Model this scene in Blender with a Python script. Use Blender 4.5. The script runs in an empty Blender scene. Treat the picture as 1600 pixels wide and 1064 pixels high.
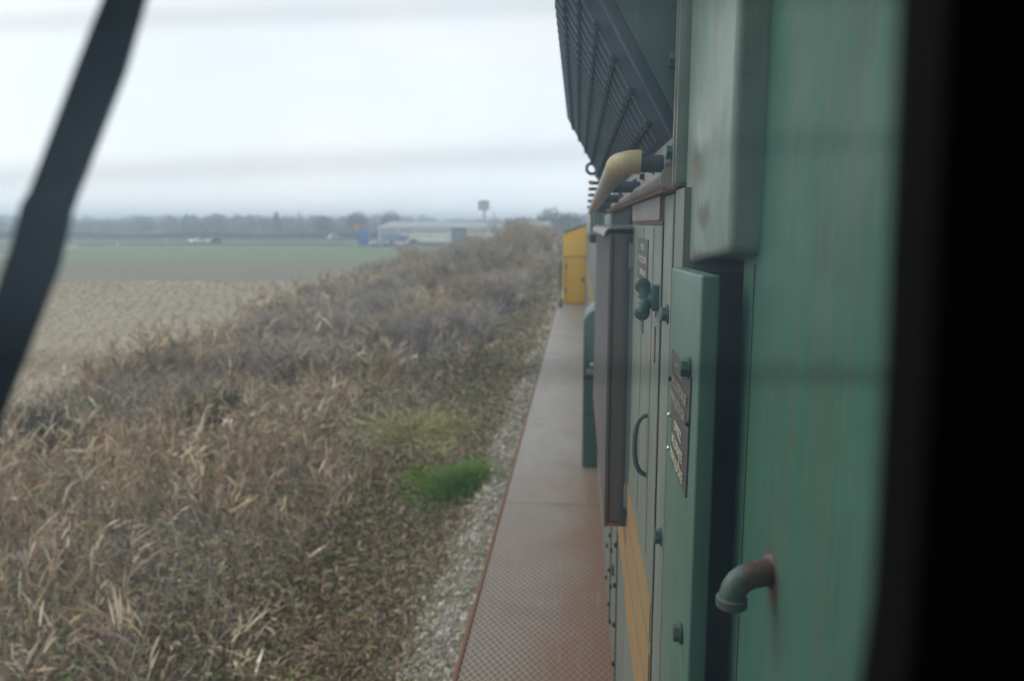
import bpy, bmesh, math, random
import numpy as np
from mathutils import Vector, Matrix
R = math.radians
random.seed(4); rng = np.random.default_rng(7)
sc = bpy.context.scene
col = sc.collection

# ------------------------------------------------------------------ camera
cam_d = bpy.data.cameras.new('camera'); cam = bpy.data.objects.new('camera', cam_d); col.objects.link(cam)
cam.location = (0, 0, 3.5)
cam.rotation_euler = (R(90 - 8.485), 0, R(4.865))
cam_d.sensor_width = 24.0; cam_d.lens = 18.3
cam_d.clip_start = 0.02; cam_d.clip_end = 9000
cam_d.dof.use_dof = True; cam_d.dof.focus_distance = 1.3; cam_d.dof.aperture_fstop = 2.7
sc.camera = cam

# ------------------------------------------------------------------ world
w = bpy.data.worlds.new('World'); sc.world = w; w.use_nodes = True
nt = w.node_tree; nt.nodes.clear()
out = nt.nodes.new('ShaderNodeOutputWorld'); bg = nt.nodes.new('ShaderNodeBackground')
sky = nt.nodes.new('ShaderNodeTexSky'); sky.sky_type = 'NISHITA'; sky.sun_disc = False
sky.sun_elevation = R(38); sky.sun_rotation = R(-68); sky.air_density = 1.5; sky.dust_density = 4
tc = nt.nodes.new('ShaderNodeTexCoord'); mp = nt.nodes.new('ShaderNodeMapping'); mp.inputs['Scale'].default_value = (1, 1, 3)
nz = nt.nodes.new('ShaderNodeTexNoise'); nz.inputs['Scale'].default_value = 2.6; nz.inputs['Detail'].default_value = 5
cr = nt.nodes.new('ShaderNodeValToRGB')
cr.color_ramp.elements[0].position = .3; cr.color_ramp.elements[0].color = (.80, .875, .935, 1)
cr.color_ramp.elements[1].position = .7; cr.color_ramp.elements[1].color = (.93, .96, .98, 1)
sc_ = nt.nodes.new('ShaderNodeMix'); sc_.data_type = 'RGBA'; sc_.blend_type = 'MULTIPLY'; sc_.inputs[0].default_value = 1
sc_.inputs[7].default_value = (10, 10, 10, 1); sc_.clamp_result = False
mx = nt.nodes.new('ShaderNodeMix'); mx.data_type = 'RGBA'; mx.inputs[0].default_value = .93
L = nt.links.new
L(tc.outputs['Generated'], mp.inputs[0]); L(mp.outputs[0], nz.inputs[0]); L(nz.outputs[0], cr.inputs[0])
L(cr.outputs[0], sc_.inputs[6]); L(sky.outputs[0], mx.inputs[6]); L(sc_.outputs[2], mx.inputs[7])
# overcast that grows a little brighter and whiter towards the horizon
sx_ = nt.nodes.new('ShaderNodeSeparateXYZ'); L(tc.outputs['Generated'], sx_.inputs[0])
hr_ = nt.nodes.new('ShaderNodeMapRange'); hr_.inputs[1].default_value = 0; hr_.inputs[2].default_value = .22; hr_.inputs[3].default_value = 1.16; hr_.inputs[4].default_value = 1.0
L(sx_.outputs[2], hr_.inputs[0])
hm_ = nt.nodes.new('ShaderNodeVectorMath'); hm_.operation = 'SCALE'; L(mx.outputs[2], hm_.inputs[0]); L(hr_.outputs[0], hm_.inputs['Scale'])
L(hm_.outputs[0], bg.inputs[0]); bg.inputs[1].default_value = .119; L(bg.outputs[0], out.inputs[0])

# ------------------------------------------------------------------ sun (overcast)
sd = bpy.data.lights.new('sun', 'SUN'); sd.energy = .5; sd.angle = R(20); sd.color = (1, .96, .9)
so = bpy.data.objects.new('sun', sd); col.objects.link(so)
so.rotation_euler = (R(50), 0, R(-112))

sc.view_settings.view_transform = 'Standard'; sc.view_settings.look = 'None'
sc.view_settings.gamma = 1; sc.view_settings.exposure = 0
sc.cycles.max_bounces = 8; sc.cycles.volume_bounces = 4; sc.cycles.transparent_max_bounces = 12
sc.cycles.use_denoising = True; sc.cycles.caustics_reflective = False; sc.cycles.caustics_refractive = False

# ------------------------------------------------------------------ materials
def newmat(name):
    m = bpy.data.materials.new(name); m.use_nodes = True
    return m, m.node_tree, m.node_tree.nodes['Principled BSDF']
def node(t, typ, **kw):
    n = t.nodes.new(typ)
    for k, v in kw.items():
        if k in n.inputs: n.inputs[k].default_value = v
        else: setattr(n, k, v)
    return n
def coord(t, scale=(1, 1, 1), rot=(0, 0, 0)):
    c = t.nodes.new('ShaderNodeTexCoord'); m = t.nodes.new('ShaderNodeMapping')
    m.inputs['Scale'].default_value = scale; m.inputs['Rotation'].default_value = rot
    t.links.new(c.outputs['Object'], m.inputs[0]); return m.outputs[0]
def noise(t, vec, scale, detail=4, rough=.55):
    n = node(t, 'ShaderNodeTexNoise', Scale=scale, Detail=detail, Roughness=rough)
    t.links.new(vec, n.inputs['Vector']); return n.outputs[0]
def ramp(t, fac, a, b, ca=(0, 0, 0, 1), cb=(1, 1, 1, 1)):
    r = t.nodes.new('ShaderNodeValToRGB'); r.color_ramp.elements[0].position = a; r.color_ramp.elements[1].position = b
    r.color_ramp.elements[0].color = ca; r.color_ramp.elements[1].color = cb
    t.links.new(fac, r.inputs[0]); return r.outputs[0]
def mix(t, fac, a, b, mode='MIX'):
    m = t.nodes.new('ShaderNodeMix'); m.data_type = 'RGBA'; m.blend_type = mode
    for i, v in ((0, fac), (6, a), (7, b)):
        if isinstance(v, (int, float)): m.inputs[i].default_value = v
        elif isinstance(v, tuple): m.inputs[i].default_value = v if len(v) == 4 else (*v, 1)
        else: t.links.new(v, m.inputs[i])
    return m.outputs[2]
def math_(t, op, a, b=0.0, clamp=False):
    m = t.nodes.new('ShaderNodeMath'); m.operation = op; m.use_clamp = clamp
    for i, v in ((0, a), (1, b)):
        if isinstance(v, (int, float)): m.inputs[i].default_value = v
        else: t.links.new(v, m.inputs[i])
    return m.outputs[0]
def bump(t, h, strength, dist, bsdf, prev=None):
    b = node(t, 'ShaderNodeBump', Strength=strength, Distance=dist); t.links.new(h, b.inputs['Height'])
    if prev: t.links.new(prev, b.inputs['Normal'])
    t.links.new(b.outputs[0], bsdf.inputs['Normal']); return b.outputs[0]

def paint(name, c, streak=(.24, .17, .12), s_amt=.35, rust=(.16, .07, .035), r_amt=.15, rough=.42, tone=.25, peel=.12, dents=0):
    m, t, b = newmat(name)
    v = coord(t); vs = coord(t, (22, 22, .9)); vf = coord(t, (70, 70, 2.2))
    base = mix(t, noise(t, v, 5, 5), tuple(x * (1 - tone) for x in c), tuple(min(1, x * (1 + tone)) for x in c))
    st = ramp(t, noise(t, vs, 1.6, 6, .65), .45, .72)
    base = mix(t, math_(t, 'MULTIPLY', st, s_amt), base, streak)
    st2 = ramp(t, noise(t, vf, 1.2, 4, .6), .5, .75)
    base = mix(t, math_(t, 'MULTIPLY', st2, s_amt * .5), base, tuple(min(1, x * 1.7 + .03) for x in c))
    rs = ramp(t, noise(t, v, 14, 8, .7), .60, .70)
    base = mix(t, math_(t, 'MULTIPLY', rs, r_amt), base, rust)
    ch = ramp(t, noise(t, v, 90, 3, .6), .70, .74)
    base = mix(t, math_(t, 'MULTIPLY', ch, min(1, r_amt * 2.5)), base, rust)
    t.links.new(base, b.inputs['Base Color'])
    rr = t.nodes.new('ShaderNodeMapRange'); rr.inputs[3].default_value = rough - .08; rr.inputs[4].default_value = rough + .25
    t.links.new(noise(t, v, 9, 5), rr.inputs[0]); t.links.new(rr.outputs[0], b.inputs['Roughness'])
    n = bump(t, noise(t, v, 260, 3), peel, .002, b)
    n = bump(t, noise(t, v, 9, 2), .35, .01, b, n)
    if dents: bump(t, noise(t, v, 11, 1, .4), dents, .02, b, n)
    return m
def flat(name, c, rough=.6, var=.15, scale=6, metal=0, bmp=.15):
    m, t, b = newmat(name)
    v = coord(t)
    t.links.new(mix(t, noise(t, v, scale, 6, .65), tuple(x * (1 - var) for x in c), tuple(min(1, x * (1 + var)) for x in c)), b.inputs['Base Color'])
    b.inputs['Roughness'].default_value = rough; b.inputs['Metallic'].default_value = metal
    if bmp: bump(t, noise(t, v, scale * 12, 3), bmp, .003, b)
    return m
def glow(name, c, s):
    m, t, b = newmat(name); b.inputs['Base Color'].default_value = (*c, 1)
    b.inputs['Emission Color'].default_value = (*c, 1); b.inputs['Emission Strength'].default_value = s
    return m
G = dict(
    green=paint('green_paint', (.13, .26, .205), s_amt=.32, r_amt=.08, rough=.40, dents=.25),
    duct=paint('pale_green_paint', (.20, .30, .255), s_amt=.5, r_amt=.35, rough=.31, dents=.3, streak=(.30, .24, .20)),  # paler green than the panel and wall
    door=paint('dull_green_paint', (.165, .195, .16), s_amt=.55, r_amt=.10, rough=.45, streak=(.26, .21, .17)),  # greyer, duller green with brown streaks
    panel=paint('teal_paint', (.078, .175, .132), s_amt=.28, r_amt=.1, rough=.32),
    teal=paint('glossy_teal_paint', (.045, .11, .095), s_amt=.2, r_amt=.12, rough=.33),
    wall=paint('near_green_paint', (.05, .155, .108), s_amt=.38, r_amt=.3, rough=.45, streak=(.17, .12, .085), dents=.2),
    slate=paint('slate_grille_paint', (.05, .075, .10), s_amt=.25, r_amt=.05, rough=.5),
    grey=paint('greenish_grey_paint', (.125, .112, .092), s_amt=.35, r_amt=.12, rough=.5),
    rib=paint('rib_grey_paint', (.10, .088, .082), s_amt=.2, r_amt=.1, rough=.55),
    pale=paint('pale_hood_paint', (.36, .42, .40), s_amt=.4, r_amt=.1, rough=.4),
    gut=paint('weathered_gutter', (.30, .29, .26), s_amt=.5, r_amt=.55, rough=.5),
    yellow=paint('yellow_paint', (.72, .42, .035), s_amt=.06, r_amt=.02, rough=.4, tone=.05),
    rail=paint('worn_cream_rail', (.58, .46, .24), s_amt=.45, r_amt=.75, rough=.38, rust=(.33, .22, .17), streak=(.5, .42, .38)),
    dark=flat('near_black', (.02, .022, .024), .7),
    shadow=flat('shade_brown', (.05, .045, .042), .8, .5, 20),  # recess shade put into the colour; bolts and tie rods share it
    rust=flat('rust_brown', (.22, .095, .05), .8, .45, 18),
    rustdark=paint('rusty_pipe', (.06, .115, .09), s_amt=.9, r_amt=.9, rough=.36, rust=(.15, .07, .045), streak=(.10, .06, .045)),
    stripe=paint('ochre_stripe', (.36, .215, .08), s_amt=.35, r_amt=.1, rough=.45, tone=.1),
    plate=flat('plate_brown_grey', (.085, .08, .085), .42, .12, 30, 0, 0),
    cream=flat('cream_lettering', (.66, .62, .46), .5, .2, 200, 0, 0),
    duller=flat('dull_lettering', (.36, .35, .28), .5, .2, 200, 0, 0),
    bolt=flat('bright_bolt', (.7, .7, .68), .3, .1, 50, .8, 0),
    black=flat('black_rubber', (.006, .006, .007), .7, .2, 8, 0, 0),
    wiper=flat('wiper_black', (.012, .013, .016), .6, .2, 30, 0, 0),
    white=flat('white_paint', (.78, .78, .77), .4, .05), carblack=flat('dark_car_paint', (.05, .055, .06), .3, .05),
    carsilver=flat('silver_car_paint', (.45, .47, .5), .35, .05), carblue=flat('blue_car_paint', (.07, .15, .33), .35, .05),
    glassd=flat('dark_glass', (.05, .06, .07), .1, .05, 6, 0, 0), tyre=flat('tyre', (.02, .02, .02), .8),
    lamp=glow('headlamp_light', (1, .93, .85), 5), lampoff=flat('unlit_lamp', (.6, .6, .6), .2, .02, 6, 0, 0),
    cream_wall=flat('cream_cladding', (.80, .76, .67), .7, .06, .3, 0, 0), roof=flat('grey_sheet_roof', (.34, .36, .38), .6, .08, .4, 0, 0),
    blue=flat('bright_blue', (.12, .28, .50), .5, .08, 1, 0, 0), red=flat('red_sign', (.50, .13, .12), .5, .05, 1, 0, 0),
    orange=flat('orange_sign', (.62, .30, .16), .5, .05, 1, 0, 0), signgrey=flat('sign_grey', (.38, .42, .38), .6, .15, .6, 0, 0),
    bark=flat('grey_bark', (.09, .075, .06), .9, .3, 30), tile=flat('roof_tile', (.28, .13, .10), .8, .1, .6, 0, 0),
)
# tread plate: worn grey raised diamonds over rusty valleys
def tread():
    m, t, b = newmat('tread_plate_steel')
    v = coord(t)
    sp = t.nodes.new('ShaderNodeSeparateXYZ'); t.links.new(v, sp.inputs[0])
    k1 = math_(t, 'ADD', math_(t, 'MULTIPLY', sp.outputs[0], 28), math_(t, 'MULTIPLY', sp.outputs[1], 18))
    k2 = math_(t, 'SUBTRACT', math_(t, 'MULTIPLY', sp.outputs[0], 28), math_(t, 'MULTIPLY', sp.outputs[1], 18))
    a1 = math_(t, 'PINGPONG', k1, .5); a2 = math_(t, 'PINGPONG', k2, .5)
    d = math_(t, 'MAXIMUM', a1, a2)
    line = ramp(t, d, .34, .43)
    big = noise(t, v, 1.3, 6, .6)
    # rust grows towards the hood side (people walk on the outer half)
    side = math_(t, 'MULTIPLY_ADD', sp.outputs[0], 1.5); side.node.inputs[2].default_value = 1.62
    rustf = ramp(t, math_(t, 'ADD', math_(t, 'MULTIPLY', big, .9), math_(t, 'MULTIPLY', side, .55)), .33, .56)
    grey = mix(t, noise(t, v, 6, 6), (.085, .058, .038), (.14, .105, .075))
    rusty = mix(t, noise(t, v, 12, 6, .7), (.125, .06, .032), (.22, .115, .066))
    low = mix(t, rustf, mix(t, .5, grey, rusty), rusty)
    high = mix(t, rustf, (.34, .285, .225), (.25, .125, .062))
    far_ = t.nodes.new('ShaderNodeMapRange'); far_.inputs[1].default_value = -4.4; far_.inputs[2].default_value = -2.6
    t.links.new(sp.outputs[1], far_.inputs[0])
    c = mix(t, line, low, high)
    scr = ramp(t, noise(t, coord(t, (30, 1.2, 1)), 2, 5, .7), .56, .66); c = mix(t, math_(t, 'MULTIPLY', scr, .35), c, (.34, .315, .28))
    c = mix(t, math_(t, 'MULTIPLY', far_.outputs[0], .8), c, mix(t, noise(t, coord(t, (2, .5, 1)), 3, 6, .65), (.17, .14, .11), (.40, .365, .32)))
    dirt = ramp(t, noise(t, v, 3.1, 7, .7), .55, .75)
    c = mix(t, math_(t, 'MULTIPLY', dirt, .55), c, (.10, .075, .06))
    t.links.new(c, b.inputs['Base Color'])
    b.inputs['Roughness'].default_value = .42
    n = bump(t, line, .6, .004, b); bump(t, noise(t, v, 120, 3), .3, .002, b, n)
    return m
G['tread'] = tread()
def wall_stain():
    m = G['wall']; t = m.node_tree; b = t.nodes['Principled BSDF']; b.inputs['Specular IOR Level'].default_value = .25; src = b.inputs['Base Color'].links[0].from_socket
    c = t.nodes.new('ShaderNodeTexCoord'); sp = t.nodes.new('ShaderNodeSeparateXYZ'); t.links.new(c.outputs['Object'], sp.inputs[0])
    nn = noise(t, c.outputs['Object'], 70, 5)
    dy = math_(t, 'DIVIDE', math_(t, 'SUBTRACT', sp.outputs[1], .85 - 9.5), .040); dz = math_(t, 'SUBTRACT', sp.outputs[2], 3.108)
    dzs = math_(t, 'DIVIDE', dz, .038)
    rr = math_(t, 'SQRT', math_(t, 'ADD', math_(t, 'POWER', math_(t, 'ABSOLUTE', dy), 2), math_(t, 'POWER', math_(t, 'ABSOLUTE', dzs), 2)))
    rr = math_(t, 'ADD', rr, math_(t, 'MULTIPLY', math_(t, 'SUBTRACT', nn, .5), 1.3))
    k = ramp(t, rr, .55, 1.25, (1, 1, 1, 1), (0, 0, 0, 1))
    t.links.new(mix(t, math_(t, 'MULTIPLY', k, .85), src, (.13, .075, .05)), b.inputs['Base Color'])
wall_stain()
def elbow_rust():
    t = G['rustdark'].node_tree; b = t.nodes['Principled BSDF']; src = b.inputs['Base Color'].links[0].from_socket
    c = t.nodes.new('ShaderNodeTexCoord'); sp = t.nodes.new('ShaderNodeSeparateXYZ'); t.links.new(c.outputs['Object'], sp.inputs[0])
    k = math_(t, 'ADD', math_(t, 'SUBTRACT', sp.outputs[0], .178 - .97), math_(t, 'MULTIPLY', math_(t, 'SUBTRACT', noise(t, c.outputs['Object'], 90, 5), .5), .06))
    k = ramp(t, math_(t, 'MULTIPLY', k, 40), .0, .6)
    rc = mix(t, noise(t, c.outputs['Object'], 140, 5), (.05, .032, .027), (.17, .09, .06))
    t.links.new(mix(t, k, src, rc), b.inputs['Base Color'])
elbow_rust()
def duct_stain():
    t = G['duct'].node_tree; b = t.nodes['Principled BSDF']; src = b.inputs['Base Color'].links[0].from_socket
    c = t.nodes.new('ShaderNodeTexCoord'); sp = t.nodes.new('ShaderNodeSeparateXYZ'); t.links.new(c.outputs['Object'], sp.inputs[0])
    nn = math_(t, 'MULTIPLY', math_(t, 'SUBTRACT', noise(t, c.outputs['Object'], 26, 6, .65), .5), 2.2)
    for y0, z0, wy_, wz_, cc, am in ((-8.30, 3.515, .09, .022, (.10, .075, .07), .75), (-8.22, 3.58, .10, .05, (.27, .17, .14), .5), (-8.12, 3.50, .03, .03, (.05, .045, .045), .8), (-8.35, 3.445, .22, .016, (.12, .07, .05), .8)):
        a = math_(t, 'POWER', math_(t, 'ABSOLUTE', math_(t, 'DIVIDE', math_(t, 'SUBTRACT', sp.outputs[1], y0), wy_)), 2)
        d = math_(t, 'POWER', math_(t, 'ABSOLUTE', math_(t, 'DIVIDE', math_(t, 'SUBTRACT', sp.outputs[2], z0), wz_)), 2)
        k = ramp(t, math_(t, 'ADD', math_(t, 'SQRT', math_(t, 'ADD', a, d)), nn), .4, 1.3, (1, 1, 1, 1), (0, 0, 0, 1))
        src = mix(t, math_(t, 'MULTIPLY', k, am), src, cc)
    t.links.new(src, b.inputs['Base Color'])
duct_stain()
def rail_wear():
    t = G['rail'].node_tree; b = t.nodes['Principled BSDF']; src = b.inputs['Base Color'].links[0].from_socket
    c = t.nodes.new('ShaderNodeTexCoord'); sp = t.nodes.new('ShaderNodeSeparateXYZ'); t.links.new(c.outputs['Object'], sp.inputs[0])
    k = math_(t, 'ADD', sp.outputs[1], math_(t, 'MULTIPLY', noise(t, c.outputs['Object'], 45, 4), .12))
    k = ramp(t, math_(t, 'ADD', k, 8.5), .60, .68)   # cream paint worn off along the straight run
    t.links.new(mix(t, math_(t, 'MULTIPLY', k, .8), src, (.30, .235, .205)), b.inputs['Base Color'])
rail_wear()
def windscreen():
    m = bpy.data.materials.new('grimy_glare_windscreen'); m.use_nodes = True; t = m.node_tree; t.nodes.clear()
    o = t.nodes.new('ShaderNodeOutputMaterial'); tr = t.nodes.new('ShaderNodeBsdfTransparent'); tl = t.nodes.new('ShaderNodeBsdfTranslucent')
    tl.inputs[0].default_value = (.58, .79, 1, 1)
    v = coord(t); vb = coord(t, (1.0, 1, 7), (0, R(6), 0))
    smear_veil = ramp(t, noise(t, v, 9, 5, .6), .35, .75, (.009, .009, .009, 1), (.045, .045, .045, 1))
    sp = t.nodes.new('ShaderNodeSeparateXYZ'); t.links.new(v, sp.inputs[0])
    # soft horizontal bands that darken the pane
    acc = None
    for z0, k, wdt, amp, tl_ in ((3.5455, .01, .0016, .13, 0), (3.5125, .035, .0020, .11, 0), (3.467, 0, .0018, .22, 0)):
        d = math_(t, 'SUBTRACT', math_(t, 'SUBTRACT', sp.outputs[2], z0), math_(t, 'MULTIPLY', math_(t, 'ADD', sp.outputs[0], 1.05), k))
        g = math_(t, 'DIVIDE', d, wdt); g = math_(t, 'POWER', math_(t, 'ABSOLUTE', g), 2.0)
        g = math_(t, 'MULTIPLY', math_(t, 'EXPONENT', math_(t, 'MULTIPLY', g, -1)), amp)
        acc = g if acc is None else math_(t, 'ADD', acc, g)
    dx_ = math_(t, 'POWER', math_(t, 'ABSOLUTE', math_(t, 'DIVIDE', math_(t, 'ADD', sp.outputs[0], .972), .022)), 2.0)  # glare beside the wing, painted in as a soft scattering patch
    dz_ = math_(t, 'POWER', math_(t, 'ABSOLUTE', math_(t, 'DIVIDE', math_(t, 'SUBTRACT', sp.outputs[2], 3.545), .026)), 2.0)
    wing_glare = math_(t, 'MULTIPLY', math_(t, 'EXPONENT', math_(t, 'MULTIPLY', math_(t, 'ADD', dx_, dz_), -1)), .055)
    dx_ = math_(t, 'POWER', math_(t, 'ABSOLUTE', math_(t, 'DIVIDE', math_(t, 'ADD', sp.outputs[0], 1.035), .075)), 2.0)  # broad glare veil over left and centre, painted into the pane
    dz_ = math_(t, 'POWER', math_(t, 'ABSOLUTE', math_(t, 'DIVIDE', math_(t, 'SUBTRACT', sp.outputs[2], 3.505), .036)), 2.0)
    glare_film = math_(t, 'MULTIPLY', math_(t, 'EXPONENT', math_(t, 'MULTIPLY', math_(t, 'ADD', dx_, dz_), -1)), .085)
    glare_film = math_(t, 'MULTIPLY', glare_film, math_(t, 'ADD', noise(t, v, 14, 5, .6), .5))
    smear_veil = math_(t, 'ADD', math_(t, 'ADD', smear_veil, glare_film), wing_glare)
    absn = t.nodes.new('ShaderNodeCombineColor')
    inv = math_(t, 'SUBTRACT', 1.0, acc)
    for i in range(3): t.links.new(inv, absn.inputs[i])
    t.links.new(absn.outputs[0], tr.inputs[0])
    mxs = t.nodes.new('ShaderNodeMixShader'); t.links.new(smear_veil, mxs.inputs[0]); t.links.new(tr.outputs[0], mxs.inputs[1]); t.links.new(tl.outputs[0], mxs.inputs[2])
    t.links.new(mxs.outputs[0], o.inputs[0]); return m
G['glass'] = windscreen()
for k_ in ('black', 'wiper'): G[k_].node_tree.nodes['Principled BSDF'].inputs['Specular IOR Level'].default_value = .1; G[k_].node_tree.nodes['Principled BSDF'].inputs['Roughness'].default_value = 1

# ------------------------------------------------------------------ mesh helpers
class MB:
    def __init__(s): s.bm = bmesh.new()
    def box(s, x0, x1, y0, y1, z0, z1, bev=0, seg=2):
        r = bmesh.ops.create_cube(s.bm, size=1, matrix=Matrix.LocRotScale(Vector(((x0 + x1) / 2, (y0 + y1) / 2, (z0 + z1) / 2)), None, Vector((abs(x1 - x0), abs(y1 - y0), abs(z1 - z0)))))
        if bev:
            es = list({e for v in r['verts'] for e in v.link_edges})
            bmesh.ops.bevel(s.bm, geom=es, offset=bev, segments=seg, affect='EDGES', profile=.5)
        return s
    def hexa(s, pts, bev=0, seg=2):   # 8 points: bottom ring (4), top ring (4)
        v = [s.bm.verts.new(p) for p in pts]
        fs = [s.bm.faces.new([v[i] for i in q]) for q in ((3, 2, 1, 0), (4, 5, 6, 7), (0, 1, 5, 4), (1, 2, 6, 5), (2, 3, 7, 6), (3, 0, 4, 7))]
        if bev: bmesh.ops.bevel(s.bm, geom=list({e for f in fs for e in f.edges}), offset=bev, segments=seg, affect='EDGES', profile=.5)
        return s
    def prism(s, poly, axis, a, b, bev=0):  # polygon (list of 2-tuples) extruded along axis between a and b
        def P(p, t): return {'x': (t, p[0], p[1]), 'y': (p[0], t, p[1]), 'z': (p[0], p[1], t)}[axis]
        va = [s.bm.verts.new(P(p, a)) for p in poly]; vb = [s.bm.verts.new(P(p, b)) for p in poly]; n = len(poly)
        fs = [s.bm.faces.new(va), s.bm.faces.new(vb[::-1])] + [s.bm.faces.new((va[i], vb[i], vb[(i + 1) % n], va[(i + 1) % n])) for i in range(n)]
        if bev: bmesh.ops.bevel(s.bm, geom=list({e for f in fs for e in f.edges}), offset=bev, segments=2, affect='EDGES', profile=.5)
        return s
    def tube(s, pts, rad, seg=14, cap=True, squash=None):
        pts = [Vector(p) for p in pts]; n = len(pts)
        rad = [rad] * n if isinstance(rad, (int, float)) else rad
        rings = []; up = None
        for i, p in enumerate(pts):
            d = (pts[min(i + 1, n - 1)] - pts[max(i - 1, 0)]).normalized()
            if up is None: up = Vector((0, 0, 1)) if abs(d.z) < .9 else Vector((0, 1, 0))
            a = d.cross(up).normalized(); b_ = a.cross(d).normalized(); up = b_
            rings.append([s.bm.verts.new(p + (a * math.cos(2 * math.pi * k / seg) + b_ * math.sin(2 * math.pi * k / seg)) * rad[i]) for k in range(seg)])
        for i in range(n - 1):
            for k in range(seg):
                s.bm.faces.new((rings[i][k], rings[i][(k + 1) % seg], rings[i + 1][(k + 1) % seg], rings[i + 1][k]))
        if cap: s.bm.faces.new(rings[0][::-1]); s.bm.faces.new(rings[-1])
        return s
    def hexbolt(s, c, d, r, h, washer=True):   # head sticking out along d from point c
        c = Vector(c); d = Vector(d).normalized()
        if washer: s.tube([c, c + d * h * .22], r * 1.28, 18)
        s.tube([c + d * h * .2, c + d * h * .93, c + d * h], [r, r, r * .86], 6)
        return s
    def sphere(s, c, r, sc3=(1, 1, 1), sub=3):
        bmesh.ops.create_icosphere(s.bm, subdivisions=sub, radius=r, matrix=Matrix.Translation(c) @ Matrix.Diagonal((*sc3, 1))); return s
    def build(s, name, mat, parent=None, smooth=True, angle=35):
        me = bpy.data.meshes.new(name); bmesh.ops.recalc_face_normals(s.bm, faces=s.bm.faces)
        if smooth:
            ca = math.cos(R(angle))
            for f in s.bm.faces: f.smooth = True
            for e in s.bm.edges:
                if len(e.link_faces) == 2 and e.link_faces[0].normal.dot(e.link_faces[1].normal) < ca: e.smooth = False
        off = rootloc(parent) if parent else Vector((0, 0, 0))
        s.bm.transform(Matrix.Translation(-off)); s.bm.to_mesh(me); s.bm.free()
        me.materials.append(mat); o = bpy.data.objects.new(name, me); col.objects.link(o)
        if parent: o.parent = parent
        return o
def rootloc(o):
    p = Vector((0, 0, 0))
    while o: p += o.location; o = o.parent
    return p
def tag(o, label=None, cat=None, group=None, kind=None):
    if label: o['label'] = label
    if cat: o['category'] = cat
    if group: o['group'] = group
    if kind: o['kind'] = kind
    return o
def empty(name, loc, label, cat, group=None, rz=0):
    o = bpy.data.objects.new(name, None); col.objects.link(o); o.location = loc; o.rotation_euler = (0, 0, rz)
    return tag(o, label, cat, group)
def arc(c, r, a0, a1, n, f):  # f maps (u, v) to 3d
    return [f(c[0] + r * math.cos(a0 + (a1 - a0) * i / n), c[1] + r * math.sin(a0 + (a1 - a0) * i / n)) for i in range(n + 1)]

# ================================================================== SETTING
def terrain_z(x, y):
    x = np.asarray(x, float)
    z = np.interp(x, [-40, -24, -14, -9, -4.5, -2.4, -1.75, -1.2, 3.2, 4, 8, 30], [-2.06, -2.05, -2.02, -1.5, -.95, -.62, -.42, -.05, -.05, -.4, -1, -2.06])
    z = z + np.where((x > -13.5) & (x < -2.2), .12 * np.sin(x * 1.7 + y * .35) * np.sin(y * .8 - x * .4) + .06 * np.sin(y * 2.1 + x * 2.3), 0)
    return z
def structure(name, me, mat):
    me.materials.append(mat); o = bpy.data.objects.new(name, me); col.objects.link(o); o['kind'] = 'structure'; return o
def grid(name, xs, ys, zf, mat, smooth=True):
    X, Y = np.meshgrid(xs, ys); Z = zf(X, Y) + 0 * X
    v = np.stack([X.ravel(), Y.ravel(), Z.ravel()], 1); nx = len(xs); ny = len(ys)
    i = np.arange(nx - 1)[None, :] + nx * np.arange(ny - 1)[:, None]
    f = np.stack([i, i + 1, i + nx + 1, i + nx], -1).reshape(-1, 4)
    me = bpy.data.meshes.new(name); me.from_pydata(v.tolist(), [], f.tolist())
    if smooth: me.polygons.foreach_set('use_smooth', [True] * len(me.polygons))
    return structure(name, me, mat)
def soil():
    m, t, b = newmat('verge_soil'); v = coord(t)
    c = mix(t, noise(t, v, .5, 6), (.10, .08, .06), (.16, .135, .09))
    c = mix(t, ramp(t, noise(t, v, 4, 8, .7), .45, .65), c, (.16, .125, .085))
    c = mix(t, math_(t, 'MULTIPLY', ramp(t, noise(t, v, 1.1, 5), .56, .66), .5), c, (.07, .10, .03))
    t.links.new(c, b.inputs['Base Color']); b.inputs['Roughness'].default_value = 1
    bump(t, noise(t, v, 12, 8, .7), 1, .1, b); return m
def gravel_mat():
    m, t, b = newmat('ballast_stone'); v = coord(t)
    vo = node(t, 'ShaderNodeTexVoronoi', Scale=26.0); t.links.new(v, vo.inputs['Vector'])
    hs = t.nodes.new('ShaderNodeSeparateColor'); t.links.new(vo.outputs['Color'], hs.inputs[0])
    c = mix(t, hs.outputs[0], (.17, .155, .125), (.42, .40, .34))
    c = mix(t, math_(t, 'MULTIPLY', ramp(t, noise(t, v, 2.2, 6), .42, .6), .8), c, (.17, .14, .09))
    t.links.new(c, b.inputs['Base Color']); b.inputs['Roughness'].default_value = .95
    bump(t, vo.outputs['Distance'], 1, .03, b); return m
def field_mat(name, a, b_, band=(.03, .12), amt=.5, third=None, bs=.35):
    m, t, b = newmat(name); v = coord(t)
    c = mix(t, noise(t, v, .12, 6), a, b_)
    vb = coord(t, band + (1,), (0, 0, R(24)))
    c = mix(t, math_(t, 'MULTIPLY', ramp(t, noise(t, vb, 4, 6, .65), .45, .62), amt), c, third or tuple(x * 1.25 for x in b_))
    c = mix(t, math_(t, 'MULTIPLY', ramp(t, noise(t, v, 5, 6, .7), .42, .7), .3), c, tuple(x * .7 for x in a))
    t.links.new(c, b.inputs['Base Color']); b.inputs['Roughness'].default_value = 1
    bump(t, noise(t, v, 4, 6, .7), bs, .1, b); return m
G['soil'] = soil(); G['gravel'] = gravel_mat()
G['stubble'] = field_mat('corn_stubble', (.25, .20, .135), (.34, .28, .195), (.9, .12), .7, (.47, .40, .29))
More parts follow.
